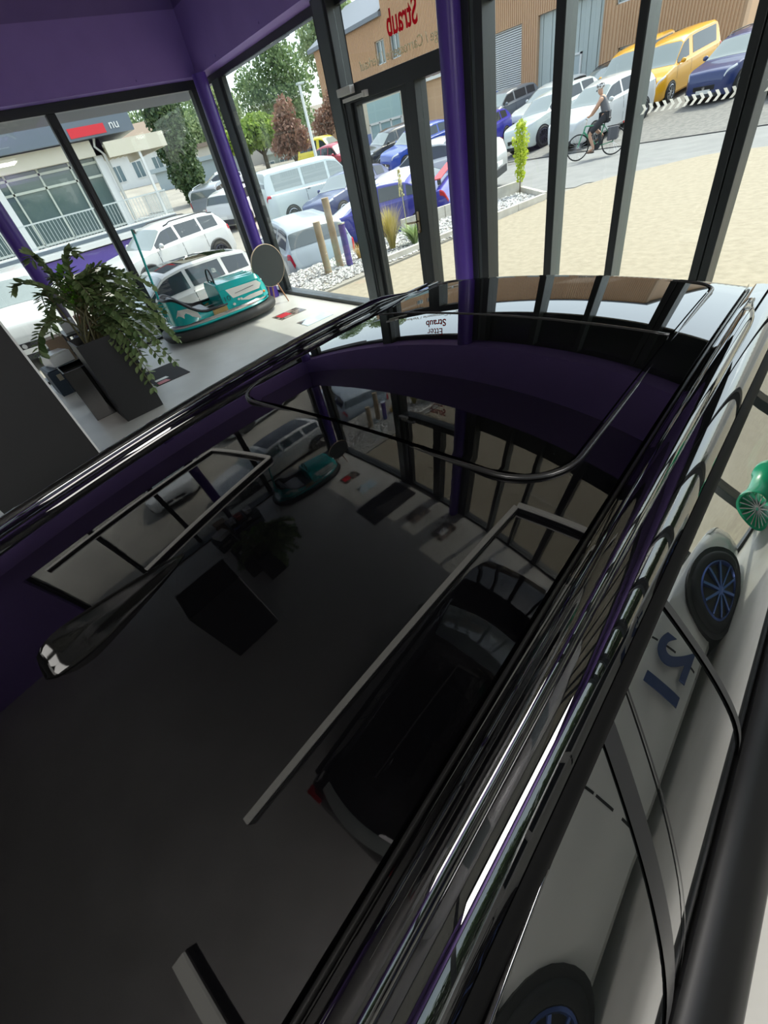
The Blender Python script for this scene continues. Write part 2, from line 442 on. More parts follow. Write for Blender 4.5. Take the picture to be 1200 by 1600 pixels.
sl = MB(); sl.tube([P(a, 1.076, zr(a, 1.076)+.0005) for a in lin(PA[0]+.01, PA[1]-.01, 30)], .004, 6)
sl.build('panel_gap', M_seal, car, 180)
sl = MB(); sl.tube([P(a, -.285-.02*(a/.5)**2, zr(a, -.285)-.003) for a in lin(-.47, .47, 30)], .0035, 6)
sl.build('hatch_gap', M_seal, car, 180)
# shark fin
fn = MB(); rows = []
for i, t in enumerate(lin(.085, -.15, 24)):
    u = i/23; tp = sqrt(max(0, 1-(max(0, u-.72)/.28)**2)); h = .002+.046*u**.75*tp; wd = .002+.034*min(1, u*1.5)**.62*(.35+.65*tp)
    b0 = zr(0, t)-.004
    rows.append([P(a*wd, t, b0+h*b+.002) for a, b in ((-1,0),(-.9,.13),(-.66,.30),(-.36,.58),(-.15,.90),(0,1),(.15,.90),(.36,.58),(.66,.30),(.9,.13),(1,0))])
fn.grid(rows); fn.add(rows[-1], [tuple(range(11))]); fn.build('shark_fin_antenna', mat('black_fin', (.002,.002,.002), .08, ior=1.33), car, 60)
# side glass
ZB = 1.0
def glass_s(z):
    """section of the side glass: leans in more towards the roof"""
    s, zz = .612, 1.332; n = 24
    if z >= zz: return s-(z-zz)*tan(radians(39))
    dz = (zz-z)/n
    for i in range(n):
        zi = zz-dz*(i+.5); tl = interp(zi, [(1.0,8),(1.15,28),(1.25,34.5),(1.33,37)]); s += dz*tan(radians(tl))
    return s
def gtop(t):
    b = er(min(t, 1.40))-.071
    if t > 1.40: b = lerp(b, 1.02, ((t-1.40)/.78)**1.25)
    if t < -.05: b = lerp(b, 1.02, clamp((-.05-t)/.75)**1.6)
    return max(b, 1.015)
def side_patch(sg, ta, tb, off, name, m, n=30, nv=22, za=0.0, zb=1.0, tfun=None):
    mb = MB(); rows = []
    for i in range(n):
        r = []
        for j in range(nv):
            v = lerp(za, zb, j/(nv-1)); t = lerp(ta(v), tb(v), i/(n-1)); z = lerp(ZB, gtop(t), v)
            r.append(P(sg*(glass_s(z)+off), t, z+off*.5))
        rows.append(r)
    mb.grid(rows); return mb.build(name, m, car, 180)
c = lambda k: (lambda v: k)
l2 = lambda v: lerp(.088, .262, v); l1 = lambda v: lerp(.468, .437, v)
for sg in (1, -1):
    side_patch(sg, lambda v: l1(v)+.011, c(1.98), 0, 'front_side_window', M_side_glass)
    side_patch(sg, l2, l1, -.001, 'pillar_trim', M_side_glass, 12)
    side_patch(sg, c(-.34), lambda v: l2(v)-.03, 0, 'rear_side_window', M_side_glass)
    side_patch(sg, lambda v: l2(v)-.030, l2, .002, 'door_seal', M_black_satin, 3)
    side_patch(sg, l1, lambda v: l1(v)+.012, .002, 'door_seal', M_black_matt, 3)
    side_patch(sg, lambda v: l2(v)+.045, lambda v: l2(v)+.049, .0008, 'pillar_gap', M_seal, 3)
    side_patch(sg, c(-.74), c(-.34), -.002, 'rear_pillar', M_black_gloss, 14)
    side_patch(sg, c(1.98), c(2.16), -.002, 'mirror_triangle', M_black_satin, 8)
    m = MB(); m.tube([P(sg*(glass_s(gtop(t))+.001), t, gtop(t)+.002) for t in lin(-.6, 2.17, 60)], .004, 8); m.build('window_trim', M_black_gloss, car, 180)
    m = MB(); m.grid([[P(sg*a, t, er(t)+d) for a, d in ((.600,-.044),(.605,-.047),(.611,-.058),(.6145,-.068),(.612,-.078))] for t in lin(-.5, 1.45, 40)]); m.build('drip_rail', mat('deep_black_trim', (.004,.004,.004), .6, ior=1.12), car, 50)
    # soft strip along the belt line and the top of the door
    m = MB(); rows = []
    for t in lin(-.62, 2.15, 20): rows.append([P(sg*a, t, z) for a, z in ((.780,.998),(.786,1.006),(.797,1.004),(.820,.984),(.842,.964),(.866,.930),(.872,.914))])
    m.grid(rows); m.build('belt_strip', mat('soft_black_strip', (.006,.006,.006), .35, ior=1.25), car, 40)
    m = MB(); rows = []
    for t in lin(1.50, 2.20, 14):
        k = (t-1.5)/.7; z = gtop(t) if t > 1.4 else er(t); s0 = glass_s(z)
        rows.append([P(sg*(s0+.004), t, z), P(sg*(s0-.03), t+.01, z+.022), P(sg*(s0-.075), t+.03, z+.014)])
    m.grid(rows); m.build('windscreen_pillar', M_black_gloss, car, 180)
    m = MB(); m.ell(P(sg*1.0, 1.86, 1.02), (.07,.13,.085), 10, 14); m.box(P(sg*.90, 1.88, .97), (.07,.14,.03)); m.build('door_mirror', M_black_gloss, car, 60)
# windscreen and rear window
def sheet(ta, za, wa, tb, zb, wb, bow, crown, name, m):
    mb = MB(); rows = []
    for i in range(16):
        k = i/15; t = lerp(ta, tb, k); z = lerp(za, zb, k)+.05*sin(pi*k); w = lerp(wa, wb, k)
        rows.append([P(a*w, t-bow*a*a, z-crown*a*a) for a in lin(-1, 1, 25)])
    mb.grid(rows); mb.build(name, m, car, 180)
sheet(1.535, zr(0,1.5)-.055, .50, 2.26, .985, .72, .10, .025, 'windscreen', M_carglass)
sheet(-.53, 1.30, .50, -.80, .96, .62, -.10, .02, 'rear_window', M_carglass)
m = MB(); rows = []
for i in range(12):
    k = i/11; t = lerp(-.33, -.60, k)
    rows.append([P(a*lerp(.50,.52,k), t+.06*a*a*k, zr(a*.5, -.33)-.003-.02*k-.06*max(0,k-.8)*5*.2) for a in lin(-1, 1, 31)])
m.grid(rows); rows = [[(x, y, z-.001), (x+.02, y, z-.03), (x+.12, y, z-.05)] for x, y, z in rows[-1]]; m.grid(rows)
m.build('roof_spoiler', M_black_gloss, car, 60)
# lower body
ST = [(-.86,.60,.74),(-.82,.74,.82),(-.74,.84,.92),(-.5,.89,.965),(0,.905,.965),(1,.906,.962),(2,.903,.962),(2.25,.898,.965),(2.7,.885,.90),(3.0,.86,.84),(3.2,.80,.77),(3.34,.68,.68),(3.40,.52,.58)]
def body_rows(mb):
    rows = []
    for t in lin(-.86, 3.40, 70):
        w = interp(t, [(a, b) for a, b, _ in ST]); bz = interp(t, [(a, c2) for a, _, c2 in ST]); hood = ss((t-2.0)/.3)
        half = [(w*.90,.17),(w*.975,.24),(w*.995,.42),(w,.62),(w*.99,bz-.17),(w-.02,bz-.10),(w-.052,bz-.04),(w-.078,bz),(w*.55,bz+.045*hood),(0,bz+.06*hood)]
        rows.append([P(a, t, z) for a, z in half]+[P(-a, t, z) for a, z in half[-2::-1]])
    mb.grid(rows); mb.add(rows[0], [tuple(range(len(rows[0])))]); mb.add(rows[-1], [tuple(range(len(rows[0])))[::-1]])
m = MB(); body_rows(m); m.build('body', M_black_gloss, car, 35)
def wheel_mesh(r, w, spokes, rim, sg, parent, name='wheel', loc=(0,0,0), rimw=.72, tyre=None, hubc=None):
    """wheel with axis on local y, outside facing sg*y"""
    wr = bpy.data.objects.new(name, None); COL.objects.link(wr); wr.parent = parent; wr.location = loc
    A = Matrix.Rotation(-sg*pi/2, 4, 'X')
    ty = MB(); ty.lathe([(r*.62,-w/2),(r*.86,-w/2),(r*.97,-w*.42),(r,-w*.28),(r,w*.28),(r*.97,w*.42),(r*.86,w/2),(r*rimw+.01,w*.46),(r*rimw,w*.36)], 36, A)
    ty.build('tyre', tyre or M_tyre, wr, 50)
    rm = MB(); rm.lathe([(r*rimw+.004,w*.44),(r*rimw-.012,w*.47),(r*rimw-.022,w*.36),(r*rimw-.03,-w*.1),(.03,-w*.12)], 36, A)
    for k in range(spokes):
        a = 2*pi*k/spokes; d = Vector((cos(a), sin(a), 0)); p0 = d*.03; p1 = d*(r*rimw-.015)
        q = MB(); q.beam(p0+Vector((0,0,w*.34)), p1+Vector((0,0,w*.42)), .05 if spokes < 8 else .022, .03)
        rm.add([A @ Vector(v) for v in q.v], q.f)
    rm.lathe([(0,w*.42),(.035,w*.41),(.055,w*.34),(.055,w*.2)], 16, A)
    rm.build('rim', rim, wr, 40)
    return wr
for t in (-.08, 2.55):
    for sg in (1, -1):
        m = MB(); m.cyl(P(sg*.70, t, .335), P(sg*.912, t, .335), .375, n=36); m.build('wheel_arch', M_black_matt, car, 40)
        wheel_mesh(.33, .22, 5, M_rim_dark, -sg, car, loc=P(sg*.815, t, .33))
for sg in (1, -1): m = MB(); m.box(P(sg*.55, 3.30, .66), (.16,.30,.10)); m.build('headlight', M_headlight, car, bevel=.02)
m = MB(); m.box(P(0, 3.385, .50), (.06,.9,.20)); m.build('grille', M_black_matt, car, bevel=.01)
for sg in (1, -1): m = MB(); m.box(P(sg*.68, -.80, .80), (.10,.26,.10)); m.build('tail_light', M_taillight, car, bevel=.01)

# ------------------------------------------------------------------ other cars
STYLE = {
 #         roofline (u from nose, fraction of height)                                                                cowl  rearbot  side window
 'hatch': dict(r=[(0,.34),(.008,.46),(.03,.53),(.12,.60),(.27,.655),(.30,.69),(.44,.955),(.55,1),(.75,.985),(.88,.93),(.965,.69),(.985,.58),(1,.40)], cowl=.27, rb=.965, wt=.44, rt=.885, win=(.33,.535,.555,.73,.75,.87), fa=.19, ra=.81),
 'suv':   dict(r=[(0,.36),(.008,.50),(.03,.575),(.12,.625),(.25,.665),(.28,.70),(.41,.96),(.52,1),(.78,.985),(.90,.94),(.97,.68),(.985,.58),(1,.36)], cowl=.25, rb=.97, wt=.41, rt=.90, win=(.31,.51,.53,.72,.74,.88), fa=.185, ra=.81),
 'estate':dict(r=[(0,.34),(.008,.46),(.03,.53),(.12,.60),(.27,.66),(.30,.70),(.43,.955),(.54,1),(.82,.985),(.91,.94),(.975,.66),(.99,.56),(1,.38)], cowl=.27, rb=.975, wt=.43, rt=.91, win=(.33,.51,.53,.70,.72,.91), fa=.185, ra=.79),
 'coupe': dict(r=[(0,.36),(.008,.46),(.03,.52),(.12,.60),(.29,.675),(.32,.71),(.46,.97),(.54,1),(.66,.97),(.80,.86),(.93,.73),(.98,.70),(1,.45)], cowl=.29, rb=.93, wt=.46, rt=.68, win=(.36,.56,.58,.74,.755,.80), fa=.20, ra=.80),
 'sedan': dict(r=[(0,.34),(.008,.46),(.03,.52),(.12,.60),(.28,.655),(.31,.69),(.45,.96),(.54,1),(.68,.98),(.75,.94),(.87,.73),(.97,.70),(.985,.62),(1,.40)], cowl=.28, rb=.87, wt=.45, rt=.755, win=(.34,.52,.54,.72,.735,.79), fa=.20, ra=.81),
 'van':   dict(r=[(0,.22),(.006,.34),(.02,.45),(.08,.52),(.15,.565),(.17,.60),(.28,.955),(.36,1),(.7,1),(.955,.985),(.992,.60),(.996,.5),(1,.22)], cowl=.15, rb=.992, wt=.28, rt=.965, win=(.185,.37,.395,.62,.645,.90), fa=.185, ra=.79),
 'caddy': dict(r=[(0,.28),(.008,.40),(.03,.46),(.12,.52),(.22,.575),(.25,.61),(.38,.93),(.46,.985),(.6,1),(.93,.985),(.985,.60),(.992,.5),(1,.26)], cowl=.22, rb=.985, wt=.38, rt=.945, win=(.275,.46,.52,.90,.93,.93), fa=.19, ra=.80),
 'sport': dict(r=[(0,.30),(.008,.40),(.03,.46),(.10,.55),(.20,.60),(.29,.655),(.32,.70),(.45,.96),(.53,1),(.63,.97),(.78,.82),(.92,.66),(.975,.60),(.99,.52),(1,.38)], cowl=.29, rb=.90, wt=.45, rt=.66, win=(.35,.56,.575,.66,.67,.72), fa=.20, ra=.785),
}
def car_matrix(x, y, th, L, W):
    fx, fy = cos(th), sin(th)
    zf = gz(x+fx*L*.31, y+fy*L*.31); zb = gz(x-fx*L*.31, y-fy*L*.31)
    zl = gz(x-fy*W*.42, y+fx*W*.42); zri = gz(x+fy*W*.42, y-fx*W*.42)
    X = Vector((fx, fy, (zf-zb)/(L*.62))).normalized(); Y = Vector((-fy, fx, (zl-zri)/(W*.84)))
    Z = X.cross(Y).normalized(); Y = Z.cross(X)
    R = Matrix((X, Y, Z)).transposed().to_4x4()
    return Matrix.Translation((x, y, (zf+zb+zl+zri)/4)) @ R

def make_car(label, x, y, deg, style, L, W, H, col, rim=None, name='parked_car', cat='car', group=None, roof=None, plate=True, rails=False, cladding=False,
             flat=None, spokes=10, lights=(.6,.62,.64), glass=None, wr=None, dark_roof=None):
    S = STYLE[style]; th = radians(deg)
    M = car_matrix(x, y, th, L, W) if flat is None else Matrix.Translation((x, y, flat)) @ Matrix.Rotation(th, 4, 'Z')
    root = thing(name, label, cat, group=group, mat=M)
    pm = paint(*col)
    gm = glass or M_carglass
    wr = wr or {'suv':.36,'van':.34,'caddy':.32}.get(style, .325)
    cw_, rb = S['cowl'], S['rb']
    zc = interp(cw_, S['r'])*H; zrb = interp(rb, S['r'])*H
    def ztop(u):
        a = 0; k = .012
        for d in (-k, 0, k): a += interp(clamp(u+d), S['r'])
        return a/3*H
    def zbelt(u):
        if u <= cw_ or u >= rb: return ztop(u)
        return min(ztop(u), lerp(zc, zrb, (u-cw_)/(rb-cw_)))
    def hw(u):
        f = 1-.30*clamp((.13-u)/.13)**2.2-.16*clamp((u-.92)/.08)**2
        if style in ('van','caddy'): f = 1-.22*clamp((.10-u)/.10)**2.2-.05*clamp((u-.95)/.05)**2
        if style == 'sport': f = 1-.34*clamp((.15-u)/.15)**2.0-.22*clamp((u-.88)/.12)**2-.03*ss((.5-abs(u-.5))*2)
        return W/2*f
    tumble = {'van':.16,'caddy':.20,'sport':.5}.get(style, .36)
    def zbot(u): return .17+.10*clamp((.06-u)/.06)+.12*clamp((u-.95)/.05)
    def sec(u):
        w = hw(u); zb = zbelt(u); zt = ztop(u); dz = max(0, zt-zb); z0 = zbot(u)
        y5 = w*.92; y6 = y5-.015-tumble*dz; y7 = y6*.86
        return [(w*.90, z0), (w*.975, z0+.07), (w, lerp(z0, zb, .5)), (w*.985, lerp(z0, zb, .80)), (w*.96, zb-.03), (y5, zb),
                (y6, zb+.90*dz), (y7, zb+.985*dz+.008), (0, zb+dz+.022)]
    def pt(u, k, sg=1, off=0.0):
        def raw(u, k):
            s = sec(u); k = clamp(k, 0, 7.9999); i = int(k); f = k-i
            return Vector((L/2-u*L, sg*lerp(s[i][0], s[i+1][0], f), lerp(s[i][1], s[i+1][1], f)))
        p = raw(u, k)
        if off:
            du = raw(min(1, u+.004), k)-raw(max(0, u-.004), k); dk = raw(u, min(7.99, k+.06))-raw(u, max(0, k-.06))
            n = du.cross(dk)
            if n.length > 1e-9:
                n.normalize(); ctr = Vector((p.x, 0, H*.35))
                if n.dot(p-ctr) < 0: n = -n
                p = p+n*off
        return p
    us = sorted(set([0,.004,.008,.018,.03,.05,.075,.10,.13,cw_,cw_+.015,cw_+.03,rb-.02,rb,rb+.01]+[i/40 for i in range(41)]+[S['wt'],S['rt'],.985,.992,.997]))
    us = [u for u in us if 0 <= u <= 1]
    mb = MB(); rows = []
    for u in us:
        s = sec(u); X = L/2-u*L
        rows.append([(X, a, z) for a, z in s]+[(X, -a, z) for a, z in s[-2::-1]])
    mb.grid(rows); nn = len(rows[0]); mb.add(rows[0], [tuple(range(nn))]); mb.add(rows[-1], [tuple(range(nn))[::-1]])
    for i in range(len(rows)-1):
        mb.add([rows[i][0], rows[i][-1], rows[i+1][-1], rows[i+1][0]], [(0,1,2,3)])
    mb.build('body', pm, root, 38)
    def patch(name_, ua, ub, ka, kb, m, off=.006, sgs=(1,-1), nu=8, nk=6, both=False, ush=0.0):
        for sg in sgs:
            q = MB(); rws = []
            for i in range(nu+1):
                rws.append([pt(lerp(ua, ub, i/nu)+ush*(j/nk), lerp(ka, kb, j/nk), sg, off) for j in range(nk+1)])
            q.grid(rws); q.build(name_, m, root, 180)
    def topsheet(name_, ua, ub, ka, m, off=.006):
        q = MB(); rws = []
        for i in range(13):
            u = lerp(ua, ub, i/12); r = [pt(u, lerp(ka, 7.99, j/6), 1, off) for j in range(7)]
            rws.append(r+[Vector((p.x, -p.y, p.z)) for p in r[::-1]])
        q.grid(rws); q.build(name_, m, root, 180)
    topsheet('windscreen', cw_+.018, S['wt']-.008, 6.12, gm)
    if style not in ('sport',): topsheet('rear_window', S['rt']+.008, rb-.012, 6.2 if style != 'van' else 6.5, M_rearpane)
    else: topsheet('rear_window', S['rt']+.02, .80, 6.5, gm)
    w = S['win']
    for a, b in ((w[0], w[1]), (w[2], w[3]), (w[4], w[5])):
        if b > a: patch('side_window', a, b, 5.14, 5.90, glass or M_sidepane)
    if dark_roof: topsheet('glass_roof', S['wt']+.02, S['rt']-.04, 7.0, dark_roof, .005)
    for u in ((w[1]+w[2])/2-.004, (w[3]+w[4])/2-.01, w[0]-.01):
        if style == 'sport' and u > .6: continue
        patch('door_gap', u, u+.0035, .6, 5.0, M_black_matt, .002, nu=1, nk=8)
    for u in (w[1]-.045, w[3]-.035)[: 1 if style == 'sport' else 2]:
        patch('door_handle', u, u+.030, 3.72, 3.88, pm if style != 'van' else M_trim, .02, nu=2, nk=2)
    patch('headlight', .012, .095, 3.75, 4.85, mat('lamp_%d%d%d' % tuple(int(c*99) for c in lights), lights, .12, ior=1.6), .006)
    patch('tail_light', .952, .992, 3.3 if style != 'van' else 3.6, 4.7 if style != 'van' else 4.9, M_taillight, .008)
    q = MB(); fw = hw(0)
    q.box((L/2+.004, 0, H*.31), (.03, fw*1.25, H*.085)); q.build('grille', M_black_satin, root, bevel=.01)
    q = MB(); q.box((L/2+.0, 0, H*.175), (.05, fw*1.7, H*.07)); q.build('lower_intake', M_trim, root, bevel=.01)
    q = MB(); q.cyl((L/2+.018,0,H*.315), (L/2+.026,0,H*.315), .05, n=16); q.build('badge', M_chrome, root, 40)
    if plate:
        q = MB(); q.box((L/2+.02, 0, H*.245), (.015, .50, .11)); q.build('number_plate', M_plate, root, bevel=.003)
        q = MB(); q.box((-L/2-.008, 0, H*.36 if style not in ('van','caddy') else H*.30), (.015, .50, .11)); q.build('number_plate', M_plate, root, bevel=.003)
    q = MB(); q.box((-L/2-.0, 0, .36), (.05, hw(1)*1.6, .20)); q.build('rear_bumper_insert', M_trim, root, bevel=.015)
    for sg in (1, -1):
        q = MB(); q.ell((L/2-(cw_+.085)*L, sg*(W/2+.075), zc+.075), (.065,.10,.075), 8, 12); q.box((L/2-(cw_+.085)*L, sg*(W/2-.02), zc+.03), (.05,.12,.03))
        q.build('door_mirror', pm, root, 60)
    for k, u in enumerate((S['fa'], S['ra'])):
        for sg in (1, -1):
            X = L/2-u*L; yo = W/2+.004 if style != 'sport' else W/2+.006
            q = MB(); q.cyl((X, sg*(W/2-.30), wr), (X, sg*yo, wr), wr*1.12, n=32); q.build('wheel_arch', M_trim if cladding else M_black_matt, root, 40)
            if cladding:
                q = MB(); q.tube([(X+wr*1.16*cos(a), sg*(yo-.002), wr+wr*1.16*sin(a)) for a in lin(-.25, pi+.25, 20)], .035, 8); q.build('arch_trim', M_trim, root, 180)
            wheel_mesh(wr, .215, spokes, rim or M_rim, sg, root, loc=(X, sg*(W/2-.070), wr))
    if rails:
        for sg in (1, -1):
            q = MB(); q.tube([pt(u, 6.5, sg, .05 if .49 < u < .86 else .012) for u in lin(.46, .89, 16)], .016, 8); q.build('roof_rail', M_trim if rails == 'dark' else M_chrome, root, 180)
    car_pt[root.name] = pt
    return root
car_pt = {}
G = 'cars parked outside'
C_white = ('white', (.57,.58,.57)); C_silver = ('silver', (.55,.58,.58)); C_grey = ('steel_grey', (.16,.18,.20)); C_black = ('car_black', (.010,.011,.012))
C_blue = ('bright_blue', (.010,.055,.36)); C_navy = ('navy', (.02,.035,.13)); C_royal = ('royal', (.035,.035,.34)); C_yellow = ('post_yellow', (.72,.36,.012)); C_lemon = ('lemon', (.75,.60,.02)); C_red = ('red', (.38,.012,.035)); C_slate = ('slate_blue', (.36,.42,.47)); C_beige = ('sand_silver', (.50,.48,.43)); C_vanw = ('pale_blue_white', (.62,.70,.69))
# left of the corner and in the corner window
make_car('white panel van with side windows seen broadside through the corner window', -20.5, 12.7, 82, 'van', 5.0, 1.90, 1.97, C_vanw, glass=M_carglass, name='van', cat='van', spokes=14)
make_car('small red hatchback behind the white van beside the yellow van', -29.9, 21.3, 5, 'hatch', 3.7, 1.65, 1.52, C_red)
make_car('small bright yellow delivery van behind the red hatchback', -34.5, 23.4, 20, 'caddy', 4.2, 1.80, 1.85, C_lemon, name='delivery_van', cat='van')
make_car('dark blue hatchback beside the wooden posts in the corner window', -17.3, 12.4, -80, 'hatch', 4.1, 1.78, 1.46, C_navy)
make_car('grey blue estate car seen from behind next to the gravel bed', -12.2, 6.75, 164, 'estate', 4.6, 1.80, 1.45, C_slate)
# beyond the left window
audi = make_car('white crossover with black wheel arches and roof rails beyond the bumper car', -17.4, 4.75, -75, 'suv', 4.4, 1.86, 1.58, C_white, rim=M_rim_dark, rails='dark', cladding=True)
make_car('dark grey estate car with red rear lights behind the white crossover', -28.8, 11.7, 140, 'estate', 4.6, 1.80, 1.47, C_grey, rails=True)
make_car('white estate car with a red rear light next to the dark grey estate', -24.6, 11.2, 125, 'estate', 4.5, 1.78, 1.46, C_white)
make_car('silver grey coupe with big alloy wheels beside the column cypress', -35.4, 15.0, -112, 'coupe', 4.7, 1.85, 1.40, C_silver)
make_car('white car with black glass roof parked right outside the left window', -11.0, 2.7, -86, 'hatch', 4.3, 1.78, 1.40, C_white, dark_roof=M_roof_glass)
make_car('white off-roader facing the window at the left edge', -15.2, .1, -12, 'suv', 4.5, 1.85, 1.66, C_white)
# across the road on the right
D = -119
make_car('silver grey compact crossover parked nose to the road behind the young yellow bush', -15.1, 22.95, -103.6, 'suv', 4.35, 1.95, 1.63, ('pale_silver', (.58,.64,.61)), rim=M_rim_dark)
make_car('white compact people carrier right behind the cyclist', -12.1, 21.6, -100, 'hatch', 4.3, 1.79, 1.57, C_white)
make_car('royal blue hatchback beside the black double mullion', -19.7, 23.2, -83, 'hatch', 4.2, 1.80, 1.45, C_royal, rim=M_rim_dark)
make_car('pale silver estate between the blue hatchback and the crossover', -18.7, 28.0, -100, 'estate', 4.6, 1.82, 1.48, C_silver)
make_car('black estate car partly hidden behind the white people carrier', -16.2, 29.3, -100, 'estate', 4.6, 1.82, 1.46, C_black, rails='dark')
make_car('yellow post van standing left of its twin, half hidden by the white people carrier', -14.1, 27.7, -98, 'caddy', 4.45, 1.79, 1.84, C_yellow, name='post_van', cat='van', group='yellow post vans')
make_car('yellow post van with its whole left side in view', -11.8, 26.3, -94, 'caddy', 4.45, 1.79, 1.84, C_yellow, name='post_van', cat='van', group='yellow post vans')
make_car('dark blue small off-roader right of the yellow post vans', -8.75, 25.1, -100, 'suv', 3.95, 1.72, 1.54, C_navy, rails='dark')
make_car('white car at the right edge of the picture beyond the last mullion', -5.9, 24.4, -100, 'suv', 4.4, 1.82, 1.6, C_white)
# seen through the door and the side light
bmw = make_car('bright blue crossover parked nose forward, seen through the door glass', -23.4, 22.25, -102, 'suv', 4.4, 1.85, 1.55, C_blue, rim=M_rim_dark)
make_car('black crossover left of the bright blue one seen through the door', -26.0, 22.6, -102, 'suv', 4.4, 1.85, 1.58, C_black)
make_car('blue car furthest back in the side light of the door', -24.3, 28.4, -100, 'hatch', 4.1, 1.76, 1.46, C_blue)
make_car('dark grey car with pale windscreen in the side light of the door', -21.9, 28.2, -100, 'suv', 4.3, 1.80, 1.58, C_grey)
make_car('silver saloon behind the balustrade in the side light of the door', -18.6, 18.6, -128, 'sedan', 4.5, 1.78, 1.44, C_silver)
make_car('white car with sloping tail whose rear shows right of the black double mullion', -12.9, 12.75, 201, 'coupe', 4.7, 1.86, 1.55, C_white)
rally = make_car('blue and white rally saloon with a red rear spoiler beyond the gravel bed', -12.35, 10.3, 205, 'sedan', 4.5, 1.78, 1.44, C_royal, plate=True)

# ------------------------------------------------------------------ bumper car
M_teal = mat('teal_gelcoat', (.012,.42,.40), .22, coat=.5)
M_ivory = mat('ivory_panel', (.72,.72,.66), .35)
M_alu = mat('aluminium_trim', (.62,.62,.60), .25, 1.0)
M_rubber = mat('grey_black_rubber', (.035,.035,.033), .6)
M_vinyl = mat('black_vinyl', (.018,.018,.019), .42)
bc = thing('bumper_car', 'teal and ivory bumper car with a tall pole standing by the left window', 'bumper car', (-7.80,2.47,0), radians(85)); bc.scale = (1, 1, .77)
def sup(a, b, n=48, e=2.6):
    out = []
    for k in range(n):
        th = 2*pi*k/n; c_, s_ = cos(th), sin(th)
        out.append((a*math.copysign(abs(c_)**(2/e), c_), b*math.copysign(abs(s_)**(2/e), s_)))
    return out
def ring(prof, a, b, e=2.6):
    m = MB(); rows = []
    for d, z in prof: rows.append([(x, y, z) for x, y in sup(a+d, b+d, 56, e)])
    m.grid(rows, True); return m
ring([(-.16,.07),(-.05,.055),(.0,.075),(.025,.14),(.02,.20),(-.02,.235),(-.10,.245)], .96, .58).build('rubber_bumper', M_rubber, bc, 50)
m = ring([(-.13,.05),(-.10,.24),(-.06,.275),(-.08,.30),(-.12,.30)], .96, .58); m.add([(x, y, .05) for x, y in sup(.83,.45,56)], [tuple(range(56))]); m.build('chassis_skirt', M_teal, bc, 50)
ring([(-.135,.285),(-.085,.30),(-.08,.335),(-.10,.36),(-.15,.365)], .96, .58).build('alu_band', M_alu, bc, 40)
# front bonnet
def boxrows(st):
    rows = []
    for x, w, z0, z1, ch in st:
        rows.append([(x,-w*1.08,z0),(x,-w,z1-ch),(x,-w+ch*.9,z1),(x,-w*.3,z1+.012),(x,w*.3,z1+.012),(x,w-ch*.9,z1),(x,w,z1-ch),(x,w*1.08,z0)])
    return rows
m = MB(); rows = boxrows([(.04,.41,.34,.80,.10),(.08,.41,.34,.815,.10),(.45,.38,.34,.80,.09),(.74,.35,.34,.78,.08),(.80,.31,.34,.72,.08),(.85,.26,.34,.58,.06),(.865,.24,.34,.46,.05)])
m.grid(rows); m.add(rows[0], [tuple(range(8))]); m.add(rows[-1], [tuple(range(8))[::-1]])
m.build('bonnet', M_teal, bc, 25)
for sg in (1, -1):
    m = MB(); P0 = [(.22,.52),(.70,.52),(.76,.60),(.70,.675),(.15,.70)]
    yy = lambda x, z: lerp(.447, .410, clamp((z-.34)/.36))-(x-.04)*.082
    m.add([(x, sg*(yy(x,z)+.006), z) for x, z in P0]+[(x, sg*(yy(x,z)-.01), z) for x, z in P0], [(0,1,2,3,4),(5,6,7,8,9)]+[(i,(i+1)%5,5+(i+1)%5,5+i) for i in range(5)]); m.build('side_panel', M_ivory, bc)
    m = MB(); P0 = [(.33,.44),(.46,.395),(.72,.40),(.74,.44),(.72,.47),(.50,.47)]
    m.add([(x, sg*(yy(x,z)+.006), z) for x, z in P0]+[(x, sg*(yy(x,z)-.01), z) for x, z in P0], [(0,1,2,3,4,5),(6,7,8,9,10,11)]+[(i,(i+1)%6,6+(i+1)%6,6+i) for i in range(6)]); m.build('side_panel', M_ivory, bc)
    m = MB(); m.beam((.28, sg*(yy(.28,.59)+.009), .59), (.62, sg*(yy(.62,.61)+.009), .61), .006, .006); m.build('pin_stripe', M_vinyl, bc)
    m = MB(); m.ell((.76, sg*.345, .43), (.035,.022,.028), 8, 12); m.build('indicator_lamp', mat('amber_lamp', (.75,.22,.02), .2), bc, 180)
    m = MB(); m.cyl((.20, sg*.425, .415), (.20, sg*.446, .415), .026, n=6); m.cyl((.30, sg*.41, .47), (.30, sg*.437, .47), .02, n=12); m.cyl((.345, sg*.41, .465), (.345, sg*.434, .465), .02, n=12); m.build('sticker', M_ivory, bc)
    Mt = Matrix.Translation((.115, sg*.444, .55)) @ (Matrix.Rotation(0 if sg < 0 else pi, 4, 'Z')) @ Matrix.Rotation(pi/2, 4, 'X')
    text_mesh('10', .13, mat('dark_teal_number', (.01,.09,.10), .4), 'number', Mt, bc, .003)
m = MB(); m.box((.40,0,.812), (.62,.05,.012)); m.box((.42,.20,.80), (.6,.02,.012)); m.box((.42,-.20,.80), (.6,.02,.012)); m.build('bonnet_rib', mat('pale_teal', (.10,.55,.52), .25), bc, bevel=.003)
m = MB()
for y in (-.13, .13): m.ell((.825,y,.60), (.05,.055,.055), 8, 12)
m.build('head_lamp', M_chrome, bc, 180)
